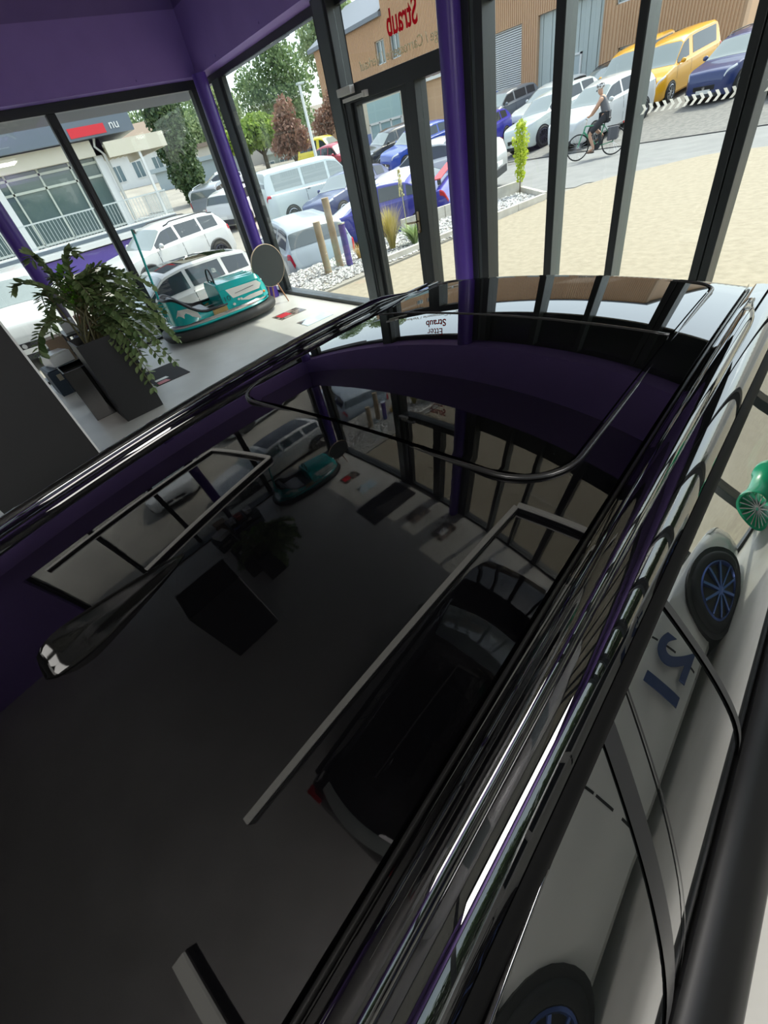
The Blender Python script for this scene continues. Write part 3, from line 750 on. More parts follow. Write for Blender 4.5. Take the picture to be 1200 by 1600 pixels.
# rear tub: outer wall, rim and padded inside
def tubline(k, inset=0):
    """k 0..1 right door edge round the back to the left door edge -> x,y,top"""
    a = -pi/2-pi*k; ca, sa = cos(a), sin(a)
    x = -.10+(.68-inset)*(-abs(ca))**1 if False else -.12-(.66-inset)*abs(ca)**.62
    y = math.copysign((.43-inset)*abs(sa)**.62, sa)
    top = .46+.37*ss(abs(ca)*1.25)
    return x, y, top
ks = lin(0, 1, 41); m = MB()
rows = [[( .10, -.43, .34),( .10, -.43, .44),( .10, -.41, .455)]]
for k in ks:
    x, y, tp = tubline(k); rows.append([(x*1.03, y*1.06, .34), (x, y, tp*.8), (x, y, tp)])
rows.append([(.10, .43, .34),(.10, .43, .44),(.10, .41, .455)])
m.grid(rows); m.build('rear_body', M_teal, bc, 50)
m = MB(); path = [(.10,-.41,.462)]+[(tubline(k,.01)[0], tubline(k,.01)[1], tubline(k)[2]) for k in ks]+[(.10,.41,.462)]
m.tube(path, .026, 10); m.build('cockpit_rim', M_vinyl, bc, 180)
m = MB(); rows = []
for k in ks:
    x, y, tp = tubline(k, .03); rows.append([(x, y, tp), (x*.86, y*.84, .42), (x*.80, y*.8, .33)])
m.grid(rows); m.build('cockpit_lining', M_vinyl, bc, 50)
m = MB(); m.box((-.33,0,.40), (.36,.62,.12)); m.build('seat_cushion', mat('grey_seat_vinyl', (.45,.46,.47), .4), bc, bevel=.04)
m = MB(); m.box((-.60,0,.60), (.12,.58,.38), Matrix.Rotation(radians(-14),3,'Y')); m.build('seat_back', M_vinyl, bc, bevel=.04)
m = MB(); m.box((0.0,0,.33), (.30,.74,.02)); m.build('footwell', M_vinyl, bc)
for sg in (1, -1):
    m = MB(); P0 = [(-.36,.375),(-.58,.40),(-.70,.50),(-.64,.63),(-.50,.62),(-.38,.50)]
    def yb(x, z):
        best = min((abs(tubline(k)[0]-x), abs(tubline(k)[1])) for k in lin(0,.5,60)); return best[1]
    m.add([(x-.012, sg*(yb(x,z)+.012), z) for x, z in P0]+[(x, sg*(yb(x,z)-.02), z) for x, z in P0], [(0,1,2,3,4,5),(6,7,8,9,10,11)]+[(i,(i+1)%6,6+(i+1)%6,6+i) for i in range(6)]); m.build('rear_panel', M_ivory, bc)
    m = MB(); m.box((-.05, sg*.447, .40), (.24,.012,.09)); m.build('sill_plate', mat('brass_plate', (.42,.30,.12), .35, .6), bc)
m = MB(); m.tube([(.09+.035*sin(a)*.3, .165*cos(a),   .86+.165/.77*sin(a)) for a in lin(0, 2*pi, 29)[:-1]], .014, 8, True)
m.beam((.09,-.16,.86), (.09,.16,.86), .018, .018); m.beam((.09,0,.86), (.09,0,.66), .018, .018)
m.tube([(.09,0,.86), (.20,0,.72)], .016, 8); m.build('steering_wheel', M_vinyl, bc, 60)
m = MB(); m.tube([(-.78,0,.52), (-.80,0,.70), (-.79,0,.80)], [.05,.04,.03], 10); m.tube([(-.79,0,.72), (-.66,.06,2.02)], .017, 10); m.build('pole', M_teal, bc, 60)
m = MB(); m.box((-.655,-.04,1.98), (.006,.16,.06)); m.build('contact_flag', mat('dull_flag', (.22,.20,.16), .6), bc)

# ------------------------------------------------------------------ round panel on legs
tb = thing('round_table', 'round dark tilted-up table top on slim wooden legs beside the corner column', 'table', (-7.66,3.55,0), radians(4))
R_ = Matrix.Rotation(pi/2, 4, 'Y')
m = MB(); m.lathe([(0,-.012),(.305,-.012),(.312,-.006),(.312,.006),(.305,.012),(0,.012)], 48, Matrix.Translation((0,0,.60)) @ R_)
m.build('table_top', mat('slate_laminate', (.032,.038,.038), .45), tb, 30)
m = MB(); m.lathe([(.308,-.014),(.316,-.010),(.316,.010),(.308,.014)], 48, Matrix.Translation((0,0,.60)) @ R_); m.build('edge_band', mat('beech_edge', (.55,.42,.28), .4), tb, 40)
for q in ((.10,.12), (.02,-.20), (-.26,.05)):
    m = MB(); m.tube([(-.05, q[1]*.35, .46), (q[0], q[1], .0)], [.016,.010], 8); m.build('leg', mat('copper_wood', (.42,.20,.10), .45), tb, 60)
m = MB(); m.box((-.05,0,.46), (.06,.16,.04)); m.build('bracket', M_vinyl, tb)

# ------------------------------------------------------------------ planters and the plant
M_pl = mat('matt_anthracite_planter', (.018,.018,.019), .5)
def planter(name, label, cx, cy, w, d, h, m_, rz=0, soil=True, taper=.86):
    t = thing(name, label, 'planter', (cx,cy,0), rz); a = MB()
    def rect(k, z): return [(k*d/2*x, k*w/2*y, z) for x, y in ((-1,-1),(1,-1),(1,1),(-1,1))]
    rows = [rect(taper,0), rect(1,h), rect(.93,h), rect(.90,h-.10)]
    a.grid([r for r in rows], True); a.add(rows[0], [(0,1,2,3)]); a.build('pot', m_, t, bevel=.004)
    if soil: q = MB(); q.add(rect(.90,h-.06)+rect(.88,h-.12), [(0,1,2,3),(7,6,5,4),(0,1,5,4),(1,2,6,5),(2,3,7,6),(3,0,4,7)]); q.build('soil', mat('potting_soil', (.02,.015,.01), .9, bump=(60,.8,.02)), t)
    return t
planter('planter', 'tall matt anthracite square planter holding the big green plant', -5.71, .44, .47, .47, .88, M_pl, radians(3), taper=.93)
planter('planter', 'low gloss black planter box behind the tall planter', -6.15, .14, .36, .40, .60, M_black_gloss, radians(3), taper=.97)
random.seed(11)
zz = thing('potted_plant', 'leafy green plant with arching fronds growing in the tall planter', 'plant', (-5.71,.44,.82))
tips = [(-5.6,.34,1.64),(-5.55,.69,1.60),(-5.7,.06,1.46),(-5.6,.75,1.38),(-5.6,1.04,1.25),(-5.65,1.22,1.14),(-5.55,1.18,.60),(-5.5,1.02,.40),(-5.42,.66,.26),(-5.6,-.10,.90),(-5.7,.12,1.05),(-5.6,1.19,.90),(-5.6,.94,1.36),
        (-5.75,.55,1.45),(-5.85,.80,1.30),(-5.9,.40,1.25),(-5.5,1.10,1.02),(-5.8,1.15,.78),(-5.9,.95,1.05),(-5.45,.90,1.10),(-5.5,.78,.72),(-5.6,.98,.66),(-6.0,.65,1.3),(-5.42,.75,.98),(-5.9,.2,1.15),(-5.5,.60,1.20),(-5.75,1.05,1.15),(-5.55,.85,1.20),(-5.38,.72,.60),(-5.6,.9,.98),(-5.5,1.12,.86),(-5.45,1.0,.78),(-5.55,1.15,.72),(-5.42,.88,.52),(-5.5,1.05,1.15),(-5.6,1.1,1.0),(-5.4,.8,.85),(-5.36,.70,.42)]
st = MB(); lf = MB(); lf2 = MB()
def leaf(mb, p, d, n, L, Wd):
    s = d.cross(n).normalized(); n = s.cross(d)
    q = [p, p+d*L*.35+s*Wd*.5+n*.004, p+d*L*.7+s*Wd*.42, p+d*L+n*-.004, p+d*L*.7-s*Wd*.42, p+d*L*.35-s*Wd*.5+n*.004, p+d*L*.5-n*.006]
    mb.add(q, [(0,1,6),(1,2,6),(2,3,6),(3,4,6),(4,5,6),(5,0,6)])
for i, tp in enumerate(tips):
    tp = Vector(tp)-Vector((-5.71,.44,.82)); b0 = Vector((random.uniform(-.12,.12), random.uniform(-.13,.13), 0))
    up = max(.25, tp.z+.35 if tp.z < .45 else tp.z*.75)
    c1 = Vector((lerp(b0.x, tp.x, .18), lerp(b0.y, tp.y, .18), up)); c2 = Vector((lerp(b0.x, tp.x, .75), lerp(b0.y, tp.y, .75), max(tp.z+.12, up*.9)))
    pts = []
    for k in range(25):
        u = k/24; pts.append(b0*(1-u)**3+c1*3*u*(1-u)**2+c2*3*u*u*(1-u)+tp*u**3)
    st.tube(pts, [lerp(.010,.004,k/24) for k in range(25)], 6)
    tgt = lf2 if i in (13,) else lf
    start = 7 if tp.length > .6 else 8
    for k in range(start, 25):
        d = (pts[min(24,k+1)]-pts[k-1]).normalized(); side = d.cross(Vector((.3,.2,1))).normalized()
        for sg in (1, -1):
            dr = (d*.55+side*sg*.85+Vector((0,0,random.uniform(-.1,.35)))).normalized()
            leaf(tgt, pts[k]+d*sg*.008, dr, Vector((random.uniform(-.3,.3), random.uniform(-.3,.3), 1)), random.uniform(.085,.118), random.uniform(.044,.058))
    leaf(tgt, pts[-1], (pts[-1]-pts[-2]).normalized(), Vector((.2,0,1)), .09, .035)
st.build('stems', mat('plant_stem', (.14,.13,.05), .5), zz, 60)
lf.build('leaves', leafmat('zz_leaf', (.07,.13,.04), (.36,.46,.21), .25), zz, recalc=False)
for k in range(90):
    p = Vector((random.uniform(-.10,.10), random.uniform(-.02,.26), random.uniform(.36,.58)))
    leaf(lf2, p, Vector((random.uniform(-1,1), random.uniform(-1,1), random.uniform(-.3,.8))).normalized(), Vector((random.uniform(-.4,.4),random.uniform(-.4,.4),1)), .05, .035)
lf2.build('young_leaves', leafmat('fresh_leaf', (.13,.33,.02), (.24,.50,.05), .4), zz, recalc=False)

# ------------------------------------------------------------------ cabinet and clutter by the left window
cb = thing('cabinet', 'tall dark matt cabinet at the left edge of the picture', 'cabinet', (-4.72,-.60,0), radians(2))
m = MB(); m.bx(-.38,.34,-.45,.42,.05,1.95); m.build('body', mat('matt_graphite', (.016,.016,.017), .6), cb, bevel=.003)
m = MB(); m.bx(-.34,.30,-.41,.38,0,.05); m.build('plinth', M_black_matt, cb)
m = MB(); m.bx(.325,.347,.42,.436,.05,1.95); m.build('edge_strip', M_white, cb)
def carton(label, c, d, rz, m_, cat='box', strip=None, name='box'):
    t = thing(name, label, cat, c, rz); a = MB(); a.bx(-d[0]/2,d[0]/2,-d[1]/2,d[1]/2,0,d[2]); a.build('shell', m_, t, bevel=.006)
    if strip: q = MB(); q.bx(d[0]/2-.002,d[0]/2+.004,-d[1]*.3,d[1]*.25,d[2]*.6,d[2]*.85); q.build('label_strip', strip, t)
    q = MB(); q.bx(-d[0]/2+.02,d[0]/2-.02,-d[1]/2+.02,d[1]/2-.02,d[2]-.001,d[2]+.012); q.build('lid', m_, t, bevel=.003)
    return t
carton('dark blue box with a pale label strip on the floor by the left window', (-7.75,-.02,0), (.5,.42,.34), .1, mat('petrol_board', (.015,.03,.05), .5), strip=M_greyv)
carton('white tub resting on the dark blue box', (-7.8,.02,.352), (.34,.30,.14), .3, M_white, 'tub', name='tub')
carton('brown cardboard box behind the plant by the left window', (-8.1,.16,.0), (.3,.3,.62), 0, mat('cardboard', (.30,.22,.15), .8))
carton('black case leaning beside the low black planter', (-6.85,.16,0), (.22,.40,.42), .15, M_black_satin, 'case', strip=M_ivory, name='case')
sh = thing('shelf_rack', 'low metal rack with small boxes between the plant and the window', 'rack', (-7.55,.62,0), .05)
m = MB()
for x in (-.25,.25):
    for y in (-.35,.35): m.box((x,y,.35), (.025,.025,.70))
m.build('posts', M_chrome, sh)
for z in (.22,.46,.70): m = MB(); m.box((0,0,z), (.54,.74,.02)); m.build('shelf', M_black_satin, sh)
random.seed(5)
for i, (y, z, c_) in enumerate([(-.25,.72,(.5,.5,.5)), (-.05,.72,(.35,.08,.06)), (.18,.72,(.6,.6,.58)), (-.2,.48,(.08,.12,.3)), (.08,.48,(.45,.42,.38))]):
    lb = ['small grey box on the left of the rack top', 'small dull red box in the middle of the rack top', 'small white box on the right of the rack top', 'small blue box on the middle shelf of the rack', 'small beige box on the middle shelf of the rack'][i]
    o = MB().box((0,0,0), (.2,.16,.14)).build('small_box', mat('boxcol%d' % i, c_, .6), None, bevel=.004); o.location = (-7.55, .62+y, z-.01+.07); tag(o, lb, 'box')

# ------------------------------------------------------------------ floor pictures and mats
def floor_tile(label, c4, m_, dets=(), name='floor_picture', cat='floor picture'):
    cx = sum(p[0] for p in c4)/len(c4); cy = sum(p[1] for p in c4)/len(c4)
    t = thing(name, label, cat, (cx,cy,0)); a = MB(); a.prism([(x-cx,y-cy) for x, y in c4], 0, .006); a.build('plate', m_, t)
    for poly, mm in dets: q = MB(); q.prism([(x-cx,y-cy) for x, y in poly], .006, .0072); q.build('print', mm, t)
def rc(x0, x1, y0, y1): return [(x0,y0),(x1,y0),(x1,y1),(x0,y1)]
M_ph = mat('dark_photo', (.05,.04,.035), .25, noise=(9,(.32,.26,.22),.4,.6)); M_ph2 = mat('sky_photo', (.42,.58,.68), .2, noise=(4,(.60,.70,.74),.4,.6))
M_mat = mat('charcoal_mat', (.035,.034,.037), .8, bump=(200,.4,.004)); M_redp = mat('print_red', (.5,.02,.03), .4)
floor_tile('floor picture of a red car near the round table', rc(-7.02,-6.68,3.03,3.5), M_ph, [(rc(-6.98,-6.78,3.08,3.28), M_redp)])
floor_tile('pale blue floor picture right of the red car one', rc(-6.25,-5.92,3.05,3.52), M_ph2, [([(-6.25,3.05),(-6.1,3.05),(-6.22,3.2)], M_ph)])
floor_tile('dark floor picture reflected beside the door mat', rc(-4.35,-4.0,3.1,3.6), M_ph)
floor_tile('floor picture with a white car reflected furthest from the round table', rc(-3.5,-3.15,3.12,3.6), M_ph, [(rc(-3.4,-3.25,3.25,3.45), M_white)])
floor_tile('charcoal floor mat with a red and white print beside the planter', [(-6.98,.78),(-6.2,.80),(-6.2,1.27),(-6.95,1.24)], M_mat, [([(-6.33,.84),(-6.22,.84),(-6.22,1.0),(-6.33,.97)], M_redp), ([(-6.45,.84),(-6.37,.84),(-6.37,1.02),(-6.45,1.0)], M_ivory)], 'floor_mat', 'mat')
floor_tile('dark entrance mat in front of the door', rc(-5.55,-4.75,2.55,3.8), M_mat, (), 'door_mat', 'mat')

# ------------------------------------------------------------------ sports car mirrored in the side glass
ps = cw(3.47, 1.13)
sport = make_car('silver sports car with blue numbers mirrored in the side windows', ps.x, ps.y, math.degrees(TH), 'sport', 4.52, 1.88, 1.29, ('sport_silver', (.68,.69,.66)), rim=mat('blue_rim', (.10,.16,.42), .3, .7), name='sports_car', flat=0.0, spokes=10, wr=.345)
pt_ = car_pt[sport.name]
m = MB(); m.tube([pt_(u, k, 1, .004) for u, k in ((.745,4.6),(.80,4.5),(.82,3.5),(.78,2.9),(.745,3.6))], .012, 8, True)
q = [pt_(u, k, 1, .006) for u, k in ((.735,4.6),(.79,4.4),(.80,3.6),(.765,3.1))]; m.add(q, [(0,1,2,3)]); m.build('side_intake', M_black_matt, sport)
M_num = mat('number_blue', (.02,.05,.16), .4)
Mt = Matrix.Translation((.55, .945, .52)) @ Matrix.Rotation(pi, 4, 'Z') @ Matrix.Rotation(pi/2, 4, 'X')
text_mesh('21', .48, M_num, 'race_number', Mt, sport, .004, bold=.012)
# green wheels
M_green = mat('green_barrel', (.01,.45,.22), .25, coat=.4)
def show_wheel(label, x, y, z, rz, tilt=0):
    t = thing('show_wheel', label, 'wheel', (x,y,z), rz, 'green show wheels')
    a = MB(); a.lathe([(.27,-.13),(.285,-.14),(.285,-.12),(.25,-.08),(.245,.06),(.285,.12),(.285,.14),(.26,.13),(.235,.08),(.24,-.08),(.27,-.13)], 40, Matrix.Rotation(pi/2, 4, 'X')); a.build('barrel', M_green, t, 40)
    f = MB()
    for k in range(16):
        d = Vector((cos(2*pi*k/16), 0, sin(2*pi*k/16))); f.beam(d*.03+Vector((0,-.10,0)), d*.245+Vector((0,-.125,0)), .018, .03, up=(0,1,0))
    f.lathe([(0,-.13),(.04,-.13),(.05,-.09)], 18, Matrix.Rotation(pi/2, 4, 'X')); f.build('face', M_rim, t, 40)
    return t
g = cw(1.75, 3.35)
show_wheel('nearest green show wheel with silver spokes mirrored in the side window', g.x, g.y, .286, TH-pi/2+.5)
g = cw(2.35, 3.42)
show_wheel('green show wheel standing behind the nearest one', g.x, g.y, .286, TH-pi/2+.5)

# ------------------------------------------------------------------ ground outside
def patch_ground(name, inside, x0, x1, y0, y1, nx, ny, dz, m):
    mb = MB(); vs = []; idx = {}
    for i in range(nx+1):
        for j in range(ny+1):
            x = lerp(x0, x1, i/nx); y = lerp(y0, y1, j/ny); idx[i, j] = len(vs); vs.append((x, y, gz(x, y)+dz))
    fs = []
    for i in range(nx):
        for j in range(ny):
            x = lerp(x0, x1, (i+.5)/nx); y = lerp(y0, y1, (j+.5)/ny)
            if inside(x, y): fs.append((idx[i,j], idx[i+1,j], idx[i+1,j+1], idx[i,j+1]))
    mb.add(vs, fs); o = mb.build(name, m, None, 180, recalc=False); o['kind'] = 'structure'; return o
M_asph = mat('bleached_asphalt', (.27,.25,.215), .85, noise=(.6,(.35,.325,.275),.35,.65), bump=(40,.4,.01))
M_road = mat('road_asphalt', (.21,.21,.205), .85, noise=(2,(.25,.25,.24),.35,.65), bump=(60,.4,.008))
M_park = mat('parking_asphalt', (.15,.146,.135), .85, noise=(7,(.23,.22,.20),.35,.65), bump=(20,.5,.02))
M_apron = mat('washed_concrete', (.265,.225,.155), .8, noise=(9,(.35,.30,.215),.3,.7), bump=(35,.5,.012))
inroom = lambda x, y: (XL-.1 < x < XR+.1 and YB-.1 < y < YF+.05)
patch_ground('ground', lambda x, y: not inroom(x, y), -130, 60, -40, 110, 380, 300, -.03, M_asph)
near = lambda x: 15.3 if x > -5 else 15.3-max(0, -5-x)*.93
patch_ground('road', lambda x, y: near(x)-.25 < y < 19.25 and x < 60 and y > 8.5 and x > -19, -19, 40, 8, 19.25, 118, 45, -.018, M_road)
patch_ground('car_park', lambda x, y: y > 19.3, -26, 40, 19.3, 33, 66, 28, -.016, M_park)
ap = MB(); ap.prism([(40,4.06),(40,15.2),(-5.0,15.3),(-5.6,15.1),(-7.0,13.4),(-7.45,12.2),(-7.45,4.06)], -.3, -.1); struct('forecourt', ap, M_apron)
ln = MB(); ln.beam((-25,19.32,-.1),(40,19.0,-.1), .08, .02); ln2 = struct('road_joint', ln, M_trim)
# gravel bed with kerb
bd = MB(); bd.prism([(-8.45,4.06),(-7.5,4.06),(-7.55,11.3),(-9.05,12.3),(-9.75,9.5),(-9.9,4.06)], -.6, -.08); struct('garden_bed', bd, mat('bed_soil', (.30,.28,.24), .9))
kb = thing('kerb', 'low concrete kerb around the gravel bed outside the door', 'kerb', (-7.55,8,0))
for a, b, h in (((-7.72,6.0),(-7.5,11.2),.10), ((-7.5,11.2),(-9.0,12.3),.12), ((-8.0,5.75),(-7.72,6.0),.10), ((-9.7,8.4),(-9.0,12.3),.26)):
    L = sqrt((b[0]-a[0])**2+(b[1]-a[1])**2); n = max(1, int(L/1.0))
    for i in range(n):
        p = [lerp(a[k], b[k], i/n) for k in (0,1)]; q = [lerp(a[k], b[k], (i+.985)/n) for k in (0,1)]
        m = MB(); m.beam((p[0]+7.55,p[1]-8,-.1+h/2), (q[0]+7.55,q[1]-8,-.1+h/2), .10, h+.06); m.build('kerb_stone', M_concrete, kb)
random.seed(3)
gv = MB()
def inpoly(x, y, P_):
    r = False; j = len(P_)-1
    for i in range(len(P_)):
        if (P_[i][1] > y) != (P_[j][1] > y) and x < (P_[j][0]-P_[i][0])*(y-P_[i][1])/(P_[j][1]-P_[i][1])+P_[i][0]: r = not r
        j = i
    return r
BED = [(-8.42,4.12),(-7.55,4.12),(-7.8,5.9),(-7.55,6.3),(-7.57,11.2),(-9.0,12.2),(-9.7,9.4),(-9.85,4.12)]
n = 0
while n < 5200:
    x, y = random.uniform(-9.9,-7.5), random.uniform(4.1,12.3)
    if not inpoly(x, y, BED): continue
    n += 1; r = random.uniform(.02,.042) ; z = -.08+r*.4; a = random.uniform(0, pi)
    vs = []
    for dx, dy, dz in ((1,0,0),(-1,0,0),(0,1,0),(0,-1,0),(0,0,.7),(0,0,-.7)):
        dx *= 1.3; vs.append((x+r*(dx*cos(a)-dy*sin(a)), y+r*(dx*sin(a)+dy*cos(a)), z+r*dz))
    gv.add(vs, [(0,2,4),(2,1,4),(1,3,4),(3,0,4),(2,0,5),(1,2,5),(3,1,5),(0,3,5)])
o = gv.build('gravel', leafmat('pebbles', (.22,.22,.22), (.72,.71,.68), 0), None, recalc=False); tag(o, 'light and dark pebbles covering the garden bed outside the door', 'gravel', kind='stuff')

# posts, grasses, yucca, young bush, balustrade
def post(label, x, y, z0, h, r, m_, cap=None):
    t = thing('wooden_post' if m_ is M_wood else 'bollard', label, 'post', (x,y,z0)); a = MB(); a.cyl((0,0,-.2),(0,0,h), r, r*.97, 18); a.build('shaft', m_, t, 40)
    if cap: q = MB(); q.cyl((0,0,h), (0,0,h+.02), r*1.15, n=18); q.build('cap', cap, t, 40)
post('tallest round wooden post in the gravel bed', -8.85, 5.75, -.1, 1.25, .075, M_wood)
post('shorter round wooden post just in front of the tallest one', -8.62, 5.28, -.1, .95, .075, M_wood)
post('purple bollard with a metal cap right of the wooden posts', -8.62, 5.85, -.1, .78, .07, mat('bollard_purple', (.10,.06,.26), .4), M_chrome)
def blades(name, label, cat, x, y, z, n, h, spread, w, m_, droop=.5, extra=None):
    t = thing(name, label, cat, (x,y,z)); a = MB()
    for i in range(n):
        an = random.uniform(0, 2*pi); d = Vector((cos(an), sin(an), 0)); s = Vector((-sin(an), cos(an), 0)); hh = h*random.uniform(.6,1.05); sp = spread*random.uniform(.2,1); rw = []
        o_ = d*random.uniform(0,.06)
        for k in range(6):
            u = k/5; p = o_+d*sp*u**1.6+Vector((0,0,hh*(u-droop*.5*u**3))); ww = w*(1-u)**.6; rw.append([p-s*ww/2, p+s*ww/2])
        a.grid(rw)
    a.build('blades', m_, t, recalc=False); return t
random.seed(21)
blades('ornamental_grass', 'tall straw yellow ornamental grass behind the door glass', 'grass', -8.5,7.0,-.08, 420, .95, .42, .012, leafmat('straw', (.42,.36,.08), (.60,.50,.20), .3), .3)
yu = blades('yucca', 'green rosette yucca with two flower spikes right of the tall grass', 'plant', -8.2,7.4,-.08, 130, .50, .48, .042, leafmat('yucca_leaf', (.14,.24,.05), (.36,.46,.20), .2), .35)
for dx, dy, h in ((-.05,-.12,1.35),(.05,.14,.95)):
    m = MB(); m.tube([(dx,dy,.1),(dx*1.2,dy*1.2,h)], .008, 6); m.build('flower_stalk', mat('stalk', (.45,.45,.15), .6), yu)
    m = MB()
    for k in range(46):
        z = h-.42*(h/1.3)*random.random(); an = random.uniform(0,2*pi); r = .045*(1-.6*(z-h+.42)/.42)
        m.ell((dx*1.2+r*cos(an), dy*1.2+r*sin(an), z), (.014,.014,.02), 4, 6)
    m.build('blossoms', mat('cream_blossom', (.68,.62,.28), .6), yu)
blades('ornamental_grass', 'small reddish grass tuft beside the purple bollard', 'grass', -8.75,6.25,-.08, 120, .40, .25, .010, leafmat('rust_grass', (.45,.25,.06), (.55,.45,.18), .3), .3)
blades('ornamental_grass', 'thin brownish grass behind the straw yellow one', 'grass', -9.2,7.6,-.08, 90, .95, .22, .008, leafmat('brown_grass', (.33,.24,.14), (.48,.40,.28), .3), .2)
def bush_tree(name, label, cat, x, y, z, trunk_h, trunk_r, blobs, n, size, m_, bark, group=None, seed=1, asp=.6):
    random.seed(seed); t = thing(name, label, cat, (x,y,z), group=group); a = MB(); top = max(b_[2] for b_ in blobs)
    a.tube([(0,0,-.3),(0,0,trunk_h),(blobs[0][0]*.3,blobs[0][1]*.3,lerp(trunk_h,top,.6))], [trunk_r,trunk_r*.8,trunk_r*.35], 9)
    for b_ in blobs[:7]: a.tube([(0,0,trunk_h*.9),(b_[0]*.5,b_[1]*.5,lerp(trunk_h,b_[2],.6)),(b_[0],b_[1],b_[2])], [trunk_r*.45,trunk_r*.28,trunk_r*.08], 6)
    a.build('trunk', bark, t, 60)
    c_ = MB(); tot = sum(b_[3]*b_[4] for b_ in blobs)
    for b_ in blobs:
        for i in range(int(n*b_[3]*b_[4]/tot)):
            v = Vector((random.gauss(0,1), random.gauss(0,1), random.gauss(0,1))).normalized()*(random.random()**.45)
            p = Vector((b_[0]+v.x*b_[3], b_[1]+v.y*b_[3], b_[2]+v.z*b_[4])); d = Vector((random.uniform(-1,1), random.uniform(-1,1), random.uniform(-.9,.5))).normalized(); u = d.orthogonal().normalized(); s_ = size*random.uniform(.6,1.3)
            rot = random.uniform(0, 2*pi); w_ = (u*cos(rot)+d.cross(u)*sin(rot)).normalized(); h_ = d.cross(w_)
            c_.add([p-w_*s_*.5, p+h_*s_*asp*.5, p+w_*s_*.5, p-h_*s_*asp*.5], [(0,1,2,3)])
    c_.build('crown', m_, t, recalc=False); return t
bark = mat('bark', (.10,.075,.05), .9)
bush_tree('young_tree', 'slim young yellow green bush at the end of the gravel bed', 'bush', -8.75, 11.9, -.1, .35, .016, [(0,0,.50,.13,.22),(.03,0,.85,.20,.25),(-.02,.03,1.15,.22,.25),(0,0,1.42,.14,.15)], 900, .085, leafmat('yellow_leaf', (.40,.52,.03), (.62,.68,.10), .5), bark, seed=4)
bl = thing('balustrade', 'grey metal balustrade with glass infill seen through the side light', 'railing', (-8.6,8.2,-.1))
m = MB(); m.box((0,0,.52),(.09,.09,1.04)); m.box((-1.6,1.5,.52),(.09,.09,1.04)); m.build('posts', mat('brushed_steel', (.38,.40,.36), .35, .8), bl, bevel=.004)
m = MB(); m.beam((.1,-.1,1.06),(-1.75,1.65,1.06),.10,.035); m.build('handrail', mat('pale_rail', (.62,.62,.58), .4), bl)
m = MB(); m.beam((-.1,.09,.80),(-.78,.73,.80),.012,.42); m.beam((-.82,.77,.80),(-1.52,1.42,.80),.012,.42); m.build('infill_panels', mat('smoked_panel', (.10,.12,.12), .15), bl)

# ------------------------------------------------------------------ brown clad hall across the road
YH = 33.0
hl = thing('building', 'long brown ribbed hall across the road with roller door and pale panel gate', 'building', (-24,YH,0))
M_brown = mat('brown_cladding', (.53,.33,.19), .6, noise=(.4,(.58,.37,.215),.3,.7)); M_beige = mat('beige_render', (.66,.58,.45), .8); M_bluew = mat('blue_grey_base', (.20,.24,.46), .7)
M_pgrey = mat('pale_grey_panel', (.44,.49,.47), .6); M_wframe = mat('white_window_frame', (.72,.72,.70), .5); M_rollm = mat('roller_slat', (.62,.63,.63), .45)
def hx(a): return a+24
OPEN = [(-27.1,-24.25,0,5.2), (-23.15,-18.9,0,5.25), (-17.9,-14.2,1.9,2.82), (-18.3,-16.8,4.5,5.6), (-38.4,-37.2,6.0,7.35), (-36.6,-35.4,6.0,7.35), (-33.7,-30.6,0,5.05), (-45.5,-33.7,-.5,4.3)]
m = MB(); xs = []; x = -47.0
while x < -12.0: xs.append(x); x += .075
prof = [0,.0,.035,.035]
cuts = sorted(set([OPEN[i][k] for i in range(len(OPEN)) for k in (0,1)]))
cols = sorted(set([-47.0,-37.2,-12.0]+[c_ for c_ in cuts if -47 < c_ < -12]))
for a, b in zip(cols, cols[1:]):
    zs = [(-.5, 10.2 if a >= -37.3+1e-6 or b > -37.2 else 8.55)]
    for o_ in OPEN:
        if o_[0] <= a+1e-6 and o_[1] >= b-1e-6:
            nz = []
            for z0, z1 in zs:
                if o_[2] > z0: nz.append((z0, min(z1, o_[2])))
                if o_[3] < z1: nz.append((max(z0, o_[3]), z1))
            zs = nz
    n = max(1, int((b-a)/.15)); st_ = (b-a)/n
    for z0, z1 in zs:
        if z1-z0 < .01: continue
        r0 = []; 
        for i in range(n):
            xx = a+i*st_
            for f, d in ((0,0),(.42,0),(.5,.05),(.92,.05)): r0.append((hx(xx+f*st_), -d))
        r0.append((hx(b), 0))
        m.grid([[(p[0], p[1], z0) for p in r0], [(p[0], p[1], z1) for p in r0]])
m.bx(hx(-37.2), hx(-12), .45, 14, -.5, 10.1); m.bx(hx(-47), hx(-37.2), .45, 14, -.5, 8.5)
m.build('cladding', M_brown, hl)
m = MB(); m.bx(hx(-37.2), hx(-11.6), -.25, 14.5, 10.15, 10.3); m.bx(hx(-47.6), hx(-37.15), -.3, .5, 8.5, 8.75); m.add([(hx(-47.6),-.3,8.75),(hx(-37.2),-.3,8.75),(hx(-37.2),5,11.2),(hx(-47.6),5,11.2),(hx(-47.6),10,8.75),(hx(-37.2),10,8.75)], [(0,1,2,3),(3,2,5,4)]); m.build('roof_edge', mat('roof_edge_grey', (.20,.22,.25), .6), hl)
m = MB(); m.bx(hx(-12.0), hx(-11.85), -.02, .45, -.5, 10.1)
for o_ in OPEN[:6]:
    for xx in (o_[0], o_[1]): m.bx(hx(xx-.04), hx(xx+.04), -.03, .45, o_[2], o_[3])
    m.bx(hx(o_[0]), hx(o_[1]), -.03, .45, o_[3], o_[3]+.05)
m.build('reveals', mat('reveal_brown', (.45,.29,.17), .6), hl)
m = MB()
for i in range(46): m.bx(hx(-27.1), hx(-24.25), .10, .20, .4+i*.105, .4+i*.105+.07)
